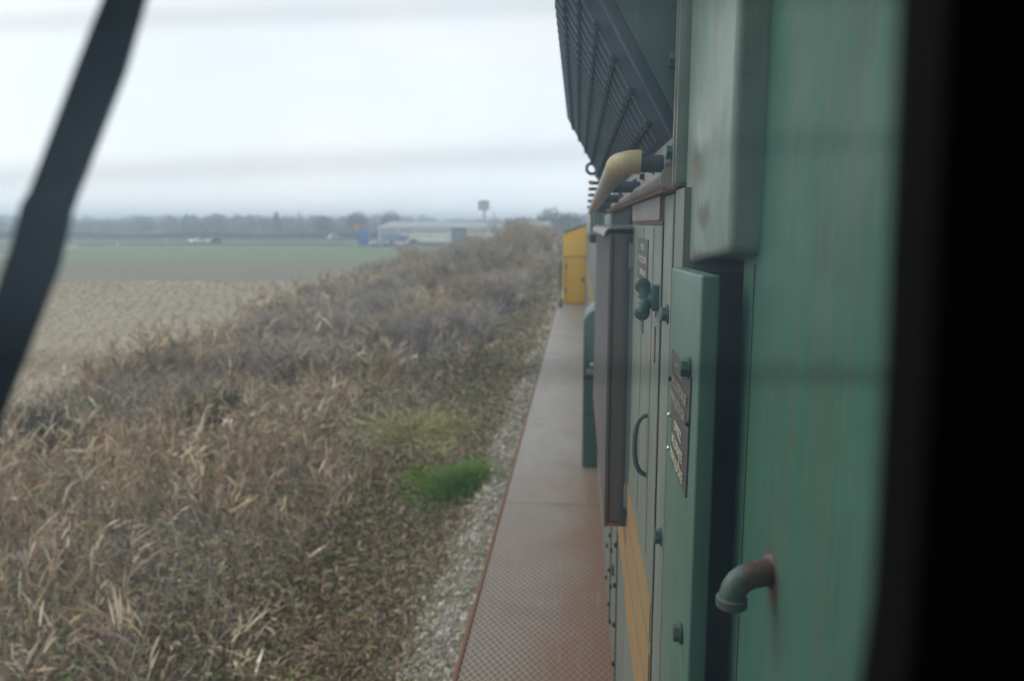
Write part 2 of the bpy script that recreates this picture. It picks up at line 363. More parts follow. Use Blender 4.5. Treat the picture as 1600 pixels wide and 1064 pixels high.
G['dull'] = field_mat('young_crop_dull', (.18, .155, .11), (.22, .195, .14), (.3, .02), .5, (.19, .20, .13))
G['crop'] = field_mat('young_crop_green', (.14, .20, .085), (.18, .235, .115), (.3, .02), .45, (.21, .20, .15))
G['meadow'] = field_mat('far_meadow', (.12, .14, .08), (.16, .16, .11), (.05, .01), .5, (.20, .18, .13))
G['asphalt'] = flat('road_asphalt', (.16, .16, .17), .8, .1, .5); G['dirtpath'] = flat('dirt_path', (.30, .26, .19), .9, .15, .4)

xs = np.concatenate([np.linspace(-60, -26, 18), np.linspace(-25, 5, 121), np.linspace(6, 60, 20)])
ys = np.concatenate([np.linspace(-30, 60, 240), np.linspace(61, 400, 120)])
grid('ground', xs, ys, terrain_z, G['soil'])
me = bpy.data.meshes.new('far_ground'); me.from_pydata([(-1500, -300, -2.3), (700, -300, -2.3), (700, 1500, -2.3), (-1500, 1500, -2.3)], [], [(0, 1, 2, 3)])
structure('terrain', me, G['meadow'])
def sheet(name, pts, z, mat):
    me = bpy.data.meshes.new(name); n = len(pts)
    v = [(x, y, z) for x, y in pts] + [(x, y, z - .25) for x, y in pts]
    f = [tuple(range(n))] + [(i, i + n, (i + 1) % n + n, (i + 1) % n) for i in range(n)]
    me.from_pydata(v, [], f); me.validate(); return structure(name, me, mat)
sheet('stubble_field', [(-13.6, -20), (-15, 20), (-18.5, 50), (-24.5, 72.5), (-400, 72.5), (-400, -20)][::-1], -1.96, G['stubble'])
sheet('dull_crop_field', [(-24.5, 72.5), (-26, 113), (-420, 109), (-400, 72.5)][::-1], -1.97, G['dull'])
sheet('green_crop_field', [(-26, 113), (-28, 189), (-130, 189), (-100, 150), (-100, 118), (-420, 117), (-420, 109)][::-1], -1.98, G['crop'])
sheet('meadow', [(-100, 118), (-100, 150), (-130, 189), (-130, 205), (-420, 208), (-420, 117)][::-1], -1.99, G['meadow'])
sheet('dirt_path', [(-100.2, 122), (-112, 160), (-134, 192), (-128, 192), (-108, 160), (-96, 122)][::1], -1.93, G['dirtpath'])
sheet('yard_pavement', [(-62, 193), (-15, 193), (-15, 260), (-62, 260)], -1.97, G['asphalt'])
sheet('road', [(-600, 196), (-62, 214), (-62, 226), (-600, 224)], -1.96, G['asphalt'])
sheet('side_road', [(-62, 205.5), (-28, 189.4), (-28, 192.8), (-62, 213.5)], -1.945, G['asphalt'])
sheet('back_road', [(-240, 262), (-60, 280), (-60, 290), (-240, 270)], -1.9, G['asphalt'])

# ballast shoulder with loose stones on it
bx_ = np.linspace(-1.62, 3.6, 60)
def bz(X, Y): return np.interp(X, [-1.62, -1.5, -1.2, 3.2, 3.6], [-.40, -.25, 0.0, 0.0, -.3]) + .015 * np.sin(X * 31 + Y * 17) * np.sin(Y * 23 - X * 9)
grid('ballast_bed', bx_, np.linspace(-10, 200, 700), bz, G['gravel'])

# ------------------------------------------------------------------ scattered vegetation (numpy)
def leafmat(name, trans=.25, rough=.8):
    m, t, b = newmat(name); a = t.nodes.new('ShaderNodeAttribute'); a.attribute_name = 'Col'
    t.links.new(a.outputs['Color'], b.inputs['Base Color']); b.inputs['Roughness'].default_value = rough
    b.inputs['Specular IOR Level'].default_value = .2
    return m
G['leaf'] = leafmat('dry_leaf'); 
def unit(v): return v / np.maximum(np.linalg.norm(v, axis=1, keepdims=True), 1e-9)
def blades(name, P, D, Ln, Wd, C, droop=.3, mat=None):
    """two-segment tapering leaves: base quad and tip triangle"""
    n = len(P); D = unit(D); side = unit(np.cross(D, rng.normal(size=(n, 3))))
    mid = P + D * Ln[:, None] * .5; tip = P + D * Ln[:, None]
    tip[:, 2] -= droop * Ln * rng.uniform(.3, 1.2, n); hor = D.copy(); hor[:, 2] = 0
    tip += unit(hor + 1e-6) * (droop * Ln * .4)[:, None]
    w_ = Wd[:, None] / 2
    V = np.stack([P - side * w_ * .6, P + side * w_ * .6, mid + side * w_, mid - side * w_, tip], 1).reshape(-1, 3)
    k = 5 * np.arange(n)[:, None]
    loops = np.concatenate([k + np.array([0, 1, 2, 3]), k + np.array([3, 2, 4])], 1).ravel()
    me = bpy.data.meshes.new(name); me.vertices.add(5 * n); me.vertices.foreach_set('co', V.ravel().astype(np.float32))
    me.loops.add(len(loops)); me.loops.foreach_set('vertex_index', loops.astype(np.int32))
    st = (np.arange(n)[:, None] * 7 + np.array([0, 4])).ravel(); tot = np.tile([4, 3], n)
    me.polygons.add(2 * n); me.polygons.foreach_set('loop_start', st.astype(np.int32)); me.polygons.foreach_set('loop_total', tot.astype(np.int32))
    a = me.color_attributes.new('Col', 'FLOAT_COLOR', 'POINT')
    CC = np.concatenate([np.repeat(C, 5, 0), np.ones((5 * n, 1))], 1); a.data.foreach_set('color', CC.ravel().astype(np.float32))
    me.update(); me.validate(); me.materials.append(mat or G['leaf'])
    o = bpy.data.objects.new(name, me); col.objects.link(o); return o
def palette(n, cols, wts, var=.22):
    cols = np.array(cols); i = rng.choice(len(cols), n, p=np.array(wts) / sum(wts))
    return np.clip(cols[i] * rng.uniform(1 - var, 1 + var, (n, 1)) * rng.uniform(.93, 1.07, (n, 3)), 0, 1)
def sn(x, y, s, ph):   # cheap smooth noise in 0..1
    return .5 + .17 * (np.sin(x * s + ph) + np.sin(y * s * .8 + 2 * ph + x * .3 * s) + np.sin((x - y) * s * .6 + 3.1 * ph))
def scatter(n, x0=-25, x1=-1.42, y0=3.2, y1=175, p=1.0):
    y = y0 * (y1 / y0) ** (rng.uniform(0, 1, n) ** p)
    x = rng.uniform(x0, x1, n)
    k = (x > -(.8 * y + 1.5)) & (x > -12.4 - .125 * y - 2 * sn(x * 0, y, .25, 1)); return x[k], y[k]
def lod(x, y, d0=11): d = np.sqrt(x * x + y * y); return np.maximum(1, (d / d0)) ** .8

# 1 undergrowth: low tangle of small leaves and bramble canes
x, y = scatter(300000); s = lod(x, y); n = len(x)
hgt = (.12 + .42 * sn(x, y, .9, .4) * np.clip((-x - 1.6) / 3, .12, 1)) * rng.uniform(0, 1, n) ** .7
P = np.stack([x, y, terrain_z(x, y) + hgt], 1); D = rng.normal(size=(n, 3)) * np.array([1, 1, .7]) + np.array([0, 0, .35])
C = palette(n, [(.37, .29, .215), (.27, .215, .185), (.46, .37, .265), (.28, .28, .13), (.56, .45, .31), (.17, .22, .085), (.32, .22, .16)], [4, 3.6, 2.4, 3, 1.0, 2, 1.8])
tag(blades('undergrowth', P, D, .11 * s * rng.uniform(.5, 1.5, n), (.015 + .018 * rng.uniform(0, 1, n) ** 3) * s * rng.uniform(.5, 1.4, n), C), 'low brown and olive tangle of brambles and dead leaves on the bank', 'undergrowth', kind='stuff')
# 2 low verge beside the ballast, reddish and green
x, y = scatter(70000, -4.6, -.95, 3.4, 120); s = lod(x, y); n = len(x)
k = rng.uniform(0, 1, n) < np.where(x > -1.5, np.where(x > -1.22, np.clip((y - 7) / 35, .08, .5), .7) * (.35 + 1.7 * np.clip(sn(x, y, 2.3, 3.3) * 2 - .8, 0, 1)), 1); x, y, s = x[k], y[k], s[k]; n = len(x)
P = np.stack([x, y, terrain_z(x, y) + rng.uniform(0, .16, n)], 1); D = rng.normal(size=(n, 3)) + np.array([0, 0, .8])
C = palette(n, [(.27, .17, .12), (.20, .20, .08), (.33, .26, .15), (.14, .17, .06), (.30, .28, .13), (.19, .13, .10)], [4, 2.6, 3, 1.5, 1.6, 3])
tag(blades('verge_weeds', P, D, .07 * s * rng.uniform(.5, 1.5, n), .02 * s * rng.uniform(.5, 1.4, n), C), 'short rusty and green weeds along the edge of the ballast', 'weeds', kind='stuff')
# 3 bare twigs and stems
x, y = scatter(70000, -25, -3.2, 3.2, 170); s = lod(x, y); m_ = rng.uniform(0, 1, len(x)) < sn(x, y, .55, 2.2) * 1.15
x, y, s = x[m_], y[m_], s[m_]; n = len(x)
P = np.stack([x, y, terrain_z(x, y) + rng.uniform(0, .55, n)], 1); D = rng.normal(size=(n, 3)) * np.array([.55, .55, .3]) + np.array([0, 0, .9])
C = palette(n, [(.31, .27, .25), (.24, .20, .185), (.38, .32, .28), (.50, .42, .33)], [3, 3, 2, 1])
tag(blades('bare_twigs', P, D, .5 * s ** .6 * rng.uniform(.4, 1.3, n), .009 * s * rng.uniform(.6, 1.5, n), C, .1), 'thin grey leafless stems standing out of the brambles', 'twigs', kind='stuff')
# 4 dry reed leaves in patches
x, y = scatter(5800, -23, -2.7, 3.4, 150)
w_ = np.clip(sn(x, y, .55, 5.0) * 2.4 - .9, 0, 1) * np.where(x > -4.6, .3, 1) ; k = rng.uniform(0, 1, len(x)) < w_ + .06; x, y = x[k], y[k]; nc = len(x)
m_ = 17; X = np.repeat(x, m_); Y = np.repeat(y, m_); n = len(X); s = lod(X, Y, 13)
csz = rng.uniform(.55, 1.5, nc) ** 1.2; ccol = rng.uniform(.6, 1.15, (nc, 1)) * np.where(rng.uniform(0, 1, (nc, 1)) < .3, np.array([[.95, .82, .70]]), np.array([[1., 1., 1.]]))
H = np.repeat(csz, m_) * rng.uniform(.12, 1, n) * .95
lean = np.repeat(rng.normal(0, .22, (nc, 2)), m_, 0); cd = np.repeat(rng.normal(0, .7, (nc, 2)), m_, 0)
P = np.stack([X + lean[:, 0] * H + rng.normal(0, .05, n), Y + lean[:, 1] * H + rng.normal(0, .05, n), terrain_z(X, Y) + H], 1)
D = rng.normal(size=(n, 3)) * np.array([.6, .6, .45]) + np.stack([cd[:, 0] * .8 + .2, cd[:, 1] * .8, np.full(n, 1.15)], 1)
C = palette(n, [(.56, .46, .31), (.66, .56, .40), (.45, .35, .235), (.80, .73, .57), (.40, .28, .19)], [4, 3, 3, 1, 2.2]) * np.repeat(ccol, m_, 0)
tag(blades('dry_reeds', P, D, .27 * s ** .6 * np.repeat(csz ** .5, m_) * rng.uniform(.35, 1.5, n), .026 * s * rng.uniform(.5, 1.5, n), C, .13), 'golden dry reed leaves in drooping clumps over the bank', 'reeds', kind='stuff')
m_ = 4; X = np.repeat(x, m_) + rng.normal(0, .06, nc * m_); Y = np.repeat(y, m_) + rng.normal(0, .06, nc * m_); n = len(X); s = lod(X, Y, 13)
P = np.stack([X, Y, terrain_z(X, Y)], 1); D = np.concatenate([np.repeat(rng.normal(0, .25, (nc, 2)), m_, 0) + rng.normal(0, .1, (n, 2)), np.ones((n, 1))], 1)
C = palette(n, [(.52, .42, .27), (.38, .28, .18)], [1, 1])
tag(blades('reed_stems', P, D, rng.uniform(.6, 1.45, n), .011 * s, C, .06), 'upright straw coloured stems of the dry reeds', 'reeds', kind='stuff')
k_ = rng.uniform(0, 1, nc) < .55; px_, py_ = x[k_], y[k_]; cz_ = csz[k_]; q_ = 14
X = np.repeat(px_, q_); Y = np.repeat(py_, q_); n = len(X); s = lod(X, Y, 13); t_ = np.tile(np.linspace(0, 1, q_), len(px_))
lx = np.repeat(rng.normal(0, .16, (len(px_), 2)), q_, 0); top = np.repeat(cz_ * .9 + .35, q_)
P = np.stack([X + lx[:, 0] * (1 + t_ * .4) * top, Y + lx[:, 1] * (1 + t_ * .4) * top, terrain_z(X, Y) + top + t_ * .24 * s ** .4], 1)
D = rng.normal(0, .45, (n, 3)) + np.stack([lx[:, 0] * 2 + .15, lx[:, 1] * 2, np.full(n, 1.0)], 1)
C = palette(n, [(.50, .37, .27), (.40, .29, .22), (.58, .47, .35)], [3, 2, 1], .1)
tag(blades('reed_plumes', P, D, .085 * s ** .6 * (1.1 - t_ * .7), .016 * s, C, .2), 'brown feathery seed plumes topping the dry reeds', 'reeds', kind='stuff')
# 5 scattered green herbs
x, y = scatter(16000, -18, -1.9, 3.4, 60); m_ = rng.uniform(0, 1, len(x)) < np.clip(sn(x, y, 1.3, 7.7) * 1.6 - .5, 0.03, 1); x, y = x[m_], y[m_]; n = len(x); s = lod(x, y)
P = np.stack([x, y, terrain_z(x, y) + rng.uniform(.05, .38, n)], 1); D = rng.normal(size=(n, 3)) + np.array([0, 0, .6])
C = palette(n, [(.10, .17, .05), (.17, .22, .07), (.07, .12, .06), (.25, .26, .08)], [3, 2, 2, .8])
tag(blades('green_herbs', P, D, .07 * s * rng.uniform(.6, 1.4, n), .03 * s * rng.uniform(.6, 1.3, n), C), 'small green herbs showing between the brown brambles', 'herbs', kind='stuff')
# 5b cut corn stalks in the stubble
n = 60000; y = 20 * (73 / 20) ** rng.uniform(0, 1, n); x = -15 - .08 * y - rng.uniform(0, 1, n) * (y * .9 + 6); k = (x > -.85 * y - 3) & (y < 72); x, y = x[k], y[k]; n = len(x)
row = np.round((x * .9 + y * .42) / .75) * .75; x = np.where(rng.uniform(0, 1, n) < .6, (row - y * .42) / .9 + rng.normal(0, .07, n), x)
P = np.stack([x, y, np.full(n, -1.97)], 1); D = rng.normal(size=(n, 3)) * np.array([1, 1, .3]) + np.array([0, 0, .45])
C = palette(n, [(.50, .43, .30), (.38, .31, .21), (.62, .56, .43), (.26, .205, .145)], [3, 3, 1.8, 1.4])
tag(blades('corn_stubble', P, D, .17 * np.maximum(1, y / 30) * rng.uniform(.5, 1.5, n), .024 * np.maximum(1, y / 30), C), 'pale broken corn stalks in rows over the bare field', 'stubble', kind='stuff')
# 6 loose stones on the ballast shoulder
def stones():
    ico = bmesh.new(); bmesh.ops.create_icosphere(ico, subdivisions=1, radius=1); bv = np.array([v.co[:] for v in ico.verts]); bf = np.array([[v.index for v in f.verts] for f in ico.faces]); ico.free()
    n = 9000; y = 3 * (60 / 3) ** rng.uniform(0, 1, n); x = rng.uniform(-1.95, -.4, n)
    z = np.interp(x, [-1.95, -1.78, -1.55, -1.2, -.4], [-.5, -.44, -.27, 0, 0])
    r = rng.uniform(.014, .034, n) * np.maximum(1, y / 10) ** .5
    V = bv[None] * rng.uniform(.6, 1.2, (n, 1, 3)) * rng.uniform(.8, 1.2, (n, len(bv), 1)) * r[:, None, None] + np.stack([x, y, z], 1)[:, None]
    F = (bf[None] + len(bv) * np.arange(n)[:, None, None]).reshape(-1, 3)
    me = bpy.data.meshes.new('ballast_gravel'); me.from_pydata(V.reshape(-1, 3).tolist(), [], F.tolist())
    a = me.color_attributes.new('Col', 'FLOAT_COLOR', 'POINT'); C = palette(n, [(.46, .43, .34), (.56, .53, .44), (.30, .25, .18)], [3, 2, 2])
    a.data.foreach_set('color', np.concatenate([np.repeat(C, len(bv), 0), np.ones((n * len(bv), 1))], 1).ravel().astype(np.float32))
    me.materials.append(G['leaf']); o = bpy.data.objects.new('ballast_gravel', me); col.objects.link(o)
    tag(o, 'pale loose ballast stones beside the locomotive walkway', 'gravel', kind='stuff')
stones()

# ------------------------------------------------------------------ individual tufts and shrubs
def tuft(name, loc, label, cat, n, rad, h, cols, wts, lean=(0, 0), wd=.012, flatten=1, ln=None):
    a = rng.uniform(0, 2 * math.pi, n); r = np.minimum(rad * 1.5, np.abs(rng.normal(0, .55, n)) * rad * (1 + .2 * np.sin(3 * a + len(name)) + .12 * np.sin(5 * a)))
    P = np.stack([r * np.cos(a), r * np.sin(a) * 1.2, np.full(n, -.05) + (0 if not ln else 1) * rng.uniform(0, h, n) * np.maximum(0, 1 - (r / rad) ** 2)], 1)
    D = np.stack([np.cos(a) * r / rad + lean[0] + rng.normal(0, .3, n), np.sin(a) * r / rad + lean[1] + rng.normal(0, .3, n), np.full(n, 1.0 * flatten)], 1)
    o = blades(name, P, D, (ln or h) * rng.uniform(.5, 1.1, n), wd * rng.uniform(.6, 1.4, n), palette(n, cols, wts), .35)
    o.location = (loc[0], loc[1], float(terrain_z(loc[0], loc[1]))); tag(o, label, cat); return o
tuft('grass_tuft', (-1.42, 10.6), 'bright green clump of fresh grass beside the ballast edge', 'grass clump', 4600, .62, .44, [(.10, .22, .035), (.15, .30, .055), (.22, .32, .08), (.22, .19, .10)], [3, 2.6, 1.5, 1], (.15, 0), .011)
tuft('grass_mound', (-2.35, 14.9), 'pale yellow-green mound of flattened grass beyond the green clump', 'grass clump', 12000, 1.4, .42, [(.46, .44, .20), (.38, .35, .17), (.54, .49, .28), (.30, .33, .12)], [3, 3, 2, 1.5], (.5, -.2), .016, .4)
tuft('weed', (-1.62, 12.6), 'small green weed growing at the foot of the ballast by the walkway', 'weed', 260, .12, .12, [(.10, .22, .05)], [1], (0, 0), .014)
tuft('leafy_weed', (-2.5, 11.8), 'leafy yellow-green weed just behind the bright green grass clump', 'weed', 900, .35, .35, [(.30, .33, .07), (.18, .22, .06)], [2, 1], (0, 0), .02, 1, .09)

def shrub_meshes(seed, h=1.0, ntw=1700, cols=None):
    r_ = np.random.default_rng(seed); random.seed(seed)
    mb = MB(); tips = []
    for k in range(9):
        a = r_.uniform(0, 2 * math.pi); l = r_.uniform(.15, .5); p = [Vector((0, 0, -.05))]; q = Vector((math.cos(a) * .05, math.sin(a) * .05, 0)); 
        for j in range(5):
            q = q + Vector((math.cos(a) * l * .2 + r_.normal(0, .02), math.sin(a) * l * .2 + r_.normal(0, .02), h * r_.uniform(.12, .2))); p.append(q.copy()); tips.append(q.copy())
        mb.tube(p, [.022, .018, .014, .010, .007, .004], 5)
    T = np.array([t_[:] for t_ in tips]); i = r_.integers(0, len(T), ntw)
    P = T[i] + r_.normal(0, .06, (ntw, 3)); D = r_.normal(0, .6, (ntw, 3)) + np.array([0, 0, .55]) + T[i] * np.array([.8, .8, 0])
    n = ntw; C = palette(n, cols or [(.36, .30, .265), (.27, .225, .205), (.42, .345, .30), (.50, .40, .30)], [3, 2, 2, 1])
    o = blades('crown', P, D, r_.uniform(.12, .38, n), r_.uniform(.006, .014, n), C, .05)
    me = o.data; bpy.data.objects.remove(o)
    tr = mb.build('trunk', G['bark']); tme = tr.data; bpy.data.objects.remove(tr)
    return tme, me
variants = [shrub_meshes(11), shrub_meshes(12, 1.0, 1700, [(.31, .265, .215), (.23, .19, .155), (.38, .31, .235), (.44, .34, .24)]), shrub_meshes(13, 1.0, 1700, [(.48, .36, .22), (.36, .26, .165), (.29, .25, .15), (.40, .30, .22)])]
darkv = shrub_meshes(21, 1.0, 2200, [(.12, .125, .085), (.18, .155, .12), (.24, .195, .16), (.10, .12, .065)])
def shrub(x, y, sc3, v, label, group=None, rz=0):
    r = empty('shrub', (x, y, float(terrain_z(x, y)) - .03), label, 'shrub', group, rz); r.scale = sc3
    for nm, me in zip(('trunk', 'crown'), v):
        o = bpy.data.objects.new(nm, me); col.objects.link(o); o.parent = r
shrub(-11.1, 15.6, (1.7, 1.7, 1.35), darkv, 'dark olive shrub with a tall bare twig at the near edge of the stubble')
shrub(-8.9, 17.5, (2.0, 1.8, 1.15), darkv, 'dark rounded shrub right of the one with a tall bare twig', None, 1.3)
shrub(-8.4, 22.5, (2.2, 2.2, 1.7), variants[0], 'grey leafless shrub standing forward of the crop field edge')
shrub(-11.5, 30, (2.6, 2.6, 1.9), variants[1], 'tall grey leafless shrub at the corner of the stubble field', None, 2)
spots = []
for i in range(74):
    y_ = 26 * (150 / 26) ** random.random(); t_ = random.random()
    spots.append((-3.4 - t_ * min(15, 2.5 + y_ * .14) - (0 if y_ < 60 else 1.2), y_))
for i, (x_, y_) in enumerate(sorted(spots, key=lambda q: q[1])):
    k = 1.3 + min(2.6, (y_ - 20) * .035) * random.uniform(.75, 1.1); k *= 1.18 if x_ > -9 and y_ > 45 else 1
    shrub(x_, y_, (k * 1.25, k * 1.25, k * random.uniform(.9, 1.15) * (1.0 if x_ > -9 else .7)), variants[i % 3], ('ash grey leafless shrub in the thicket along the railway bank', 'brown twiggy shrub in the thicket along the railway bank', 'shrub with dry tan leaves in the thicket along the railway bank')[i % 3], ('ash grey shrubs of the thicket', 'brown twiggy shrubs of the thicket', 'tan leaved shrubs of the thicket')[i % 3], random.uniform(0, 6.3))

# ------------------------------------------------------------------ far woods and far trees
def woods():
    Ps, Ls, Cs = [], [], []
    for k in range(1000):
        Y = random.uniform(430, 950); X = random.uniform(-1.0, .06) * Y
        h = random.uniform(8, 12) * (.72 + .38 * math.sin(X * .013 + 1.3) ** 2) * (Y / 600) ** .6 ; r = h * random.uniform(.28, .42)
        n = 250; q = rng.normal(size=(n, 3)); q = unit(q) * rng.uniform(.3, 1, (n, 1)) ** .5
        Ps.append(q * np.array([r, r, h * .47]) + np.array([X, Y, -2.3 + h * .5])); Ls.append(np.full(n, h * .2) * rng.uniform(.5, 1.3, n))
        Cs.append(np.tile(np.array(random.choice([(.15, .14, .13), (.19, .17, .15), (.12, .135, .11), (.21, .18, .155)])), (n, 1)) * rng.uniform(.8, 1.2, (n, 1)))
    P = np.concatenate(Ps); Ln = np.concatenate(Ls); C = np.concatenate(Cs); n = len(P)
    D = rng.normal(size=(n, 3)) + np.array([0, 0, .5])
    tag(blades('woods', P, D, Ln, Ln * .5, C, .1), 'far line of grey-blue bare woodland along the whole horizon', 'woods', kind='stuff')
    # low hedge scrub behind the road
    n = 26000; X = rng.uniform(-360, -58, n); Y = 300 + rng.uniform(0, 26, n) + .1 * (X + 200)
    P = np.stack([X, Y, -2.2 + rng.uniform(0, 1, n) * (1.1 + 1.6 * sn(X, Y * 0, .12, 2))], 1)
    C = palette(n, [(.115, .115, .085), (.13, .11, .09)], [1, 1])
    tag(blades('hedgerow_scrub', P, rng.normal(size=(n, 3)), rng.uniform(.5, 1.1, n), rng.uniform(.3, .6, n), C, .1), 'low olive scrub behind the far road below the woods', 'scrub', kind='stuff')
woods()
def far_tree(x, y, h, r, label, conifer=False, dens=900, group=None):
    root = empty('tree', (x, y, -2.25), label, 'tree', group)
    mb = MB().tube([(x, y, -2.3), (x + .1, y, -2.25 + h * .4), (x, y, -2.25 + h * .85)], [.03 * h, .02 * h, .006 * h], 7)
    for k in range(7):
        a = k * 2.4; z0 = h * (.3 + .07 * k); mb.tube([(x, y, z0 - 2.25), (x + math.cos(a) * r * .7, y + math.sin(a) * r * .7, z0 + h * .2 - 2.25)], [.012 * h, .004 * h], 5)
    mb.build('trunk', G['bark'], root)
    n = dens; q = unit(rng.normal(size=(n, 3))) * rng.uniform(.15, 1, (n, 1)) ** .5
    if conifer:
        t_ = rng.uniform(0, 1, n); a = rng.uniform(0, 6.3, n); rr = r * (1 - t_) * rng.uniform(.4, 1, n)
        P = np.stack([rr * np.cos(a), rr * np.sin(a), h * (.12 + .88 * t_)], 1); C = palette(n, [(.03, .06, .04)], [1])
    else:
        P = q * np.array([r, r, h * .38]) + np.array([0, 0, h * .6]); C = palette(n, [(.10, .085, .075), (.13, .11, .09)], [1, 1])
    o = blades('crown', P, rng.normal(size=(n, 3)) + np.array([0, 0, .8]), h * .11 * rng.uniform(.5, 1.2, n), h * .018 * rng.uniform(.5, 1.3, n) * (3 if conifer else 1), C, .1)
    o.parent = root
far_tree(-165, 420, 11.5, 3, 'dark pointed conifer rising at the left part of the far woods', True)
far_tree(-205, 430, 11.5, 4.2, 'dark bare tree beside the pale far houses', False, 1300)
far_tree(-83, 290, 10.5, 4.5, 'thin bare tree left of the white warehouse roof, nearer the blue kiosk')
far_tree(-69, 285, 10.8, 4.5, 'thin bare tree directly behind the left end of the warehouse roof')
far_tree(-103, 310, 9.5, 4.0, 'thin bare tree between the white van and the blue kiosk')
far_tree(-9, 250, 11, 4.5, 'bare tree rising over the thicket right of the sign tower')
far_tree(-3, 240, 9.5, 4.0, 'bare tree just left of the yellow locomotive nose')

def house(x, y, w_, d, h, label, m=None):
    r = empty('house', (x, y, -2.25), label, 'house')
    MB().box(x - w_ / 2, x + w_ / 2, y - d / 2, y + d / 2, -2.3, -2.25 + h).build('wall', m or G['cream_wall'], r)
    MB().prism([(y - d / 2 - .4, h - 2.26), (y + d / 2 + .4, h - 2.26), (y, h - 2.25 + d * .32)], 'x', x - w_ / 2 - .4, x + w_ / 2 + .4).build('roof', G['tile'], r)
    for k in range(3): MB().box(x - w_ * .35 + k * w_ * .3, x - w_ * .35 + k * w_ * .3 + 1.1, y - d / 2 - .03, y - d / 2 + .1, -1.2, .1).build('window', G['glassd'], r)
house(-262, 520, 13, 9, 4.2, 'pale far house with a reddish roof left of the dark conifer', G['cream_wall'])
# church tower
r = empty('church_tower', (-232, 640, -2.3), 'thin grey far tower standing above the woods', 'tower')
MB().box(-234, -230, 638, 642, -2.4, 6).build('tower_shaft', G['roof'], r)
MB().prism([(-234.2, 6.01), (-229.8, 6.01), (-232, 13)], 'y', 637.8, 642.2).build('spire', G['roof'], r)

# ------------------------------------------------------------------ warehouse, sign tower, kiosk
WY = 205
r = empty('warehouse', (-35, WY, -2), 'long low cream warehouse with grey roof and a dark central gate', 'warehouse')
MB().box(-53, -33.6, WY, WY + 22, -2.1, 2.46).box(-29.2, -8, WY, WY + 22, -2.1, 2.46).box(-33.6, -29.2, WY + .4, WY + 21.6, -2.1, 2.45).build('wall', G['cream_wall'], r)
MB().hexa([(-53.6, WY - .5, 2.5), (-7.4, WY - .5, 2.5), (-7.4, WY + 22.5, 2.5), (-53.6, WY + 22.5, 2.5), (-51, WY + 6, 4.1), (-8, WY + 6, 4.1), (-8, WY + 18, 4.1), (-51, WY + 18, 4.1)]).build('roof', G['roof'], r)
MB().box(-33.5, -29.3, WY + .2, WY + .38, -2, 2.4).build('gate', flat('blue_grey_gate', (.22, .27, .30), .6, .05, .5, 0, 0), r)
mband = flat('window_band', (.30, .32, .33), .3, .1, .5, 0, 0)
for x0, x1 in ((-52.5, -48), (-47.5, -43), (-42.5, -38.6), (-38.1, -34), (-28.8, -24), (-23.5, -19), (-18.5, -14)):
    MB().box(x0, x1, WY - .05, WY + .1, 1.35, 1.75).build('window', mband, r)
for xd in (-49.2, -45, -39, -24.5, -20): MB().box(xd, xd + .18, WY - .12, WY - .003, -2, 2.44).build('downpipe', G['roof'], r)
r = empty('sign_tower', (-24.9, 213, -2), 'tall pole with a square pale sign board above the warehouse roof', 'sign tower')
MB().tube([(-25.7, 213.2, -2.1), (-25.7, 213.2, 10)], .34, 10).build('pole', G['signgrey'], r)
MB().box(-27.3, -24.3, 212.6, 212.9, 7.2, 9.7, .03).build('sign_board', G['signgrey'], r)
MB().box(-26.9, -25.9, 212.5, 212.57, 8.0, 9.3).box(-25.7, -24.8, 212.5, 212.57, 7.7, 8.5).build('sign_patch', G['carsilver'], r)
r = empty('kiosk', (-55.9, 201, -2), 'narrow bright blue kiosk with red top and orange side sign', 'kiosk')
MB().box(-57.1, -54.4, 200.2, 202.5, -2, 2.3, .05).build('body', G['blue'], r)
MB().box(-56.9, -54.3, 200.0, 202.7, 2.32, 3.0, .1).build('red_top', G['red'], r)
MB().box(-58.1, -57.15, 200.3, 200.6, 1.5, 3.3, .05).build('side_sign', G['orange'], r)
for k in range(2): MB().box(-56.8 + k * 1.2, -55.9 + k * 1.2, 200.1, 200.17, -1.5, 1.6).build('door_panel', G['carblue'], r)
r = empty('barrel', (-53.9, 200.6, -2), 'small orange-red barrel at the foot of the blue kiosk', 'barrel')
MB().tube([(-53.9, 200.6, -2), (-53.9, 200.6, -.9)], .38, 12).build('body', G['orange'], r)
r = empty('canopy', (-37.5, 196, -2), 'flat white canopy on posts in front of the warehouse gate', 'canopy')
MB().box(-40.6, -34.6, 195, 198, -.75, -.35, .08).build('roof', G['white'], r)
for px_ in (-40.2, -35): MB().box(px_ - .06, px_ + .06, 195.2, 195.32, -2, -.76).build('post', G['carsilver'], r)
r = empty('low_wall', (-37, 194.5, -2), 'low grey-brown wall below the white canopy', 'wall')
MB().box(-42, -31, 194.3, 194.6, -2.05, -1.05, .02).build('wall_body', G['dirtpath'], r)

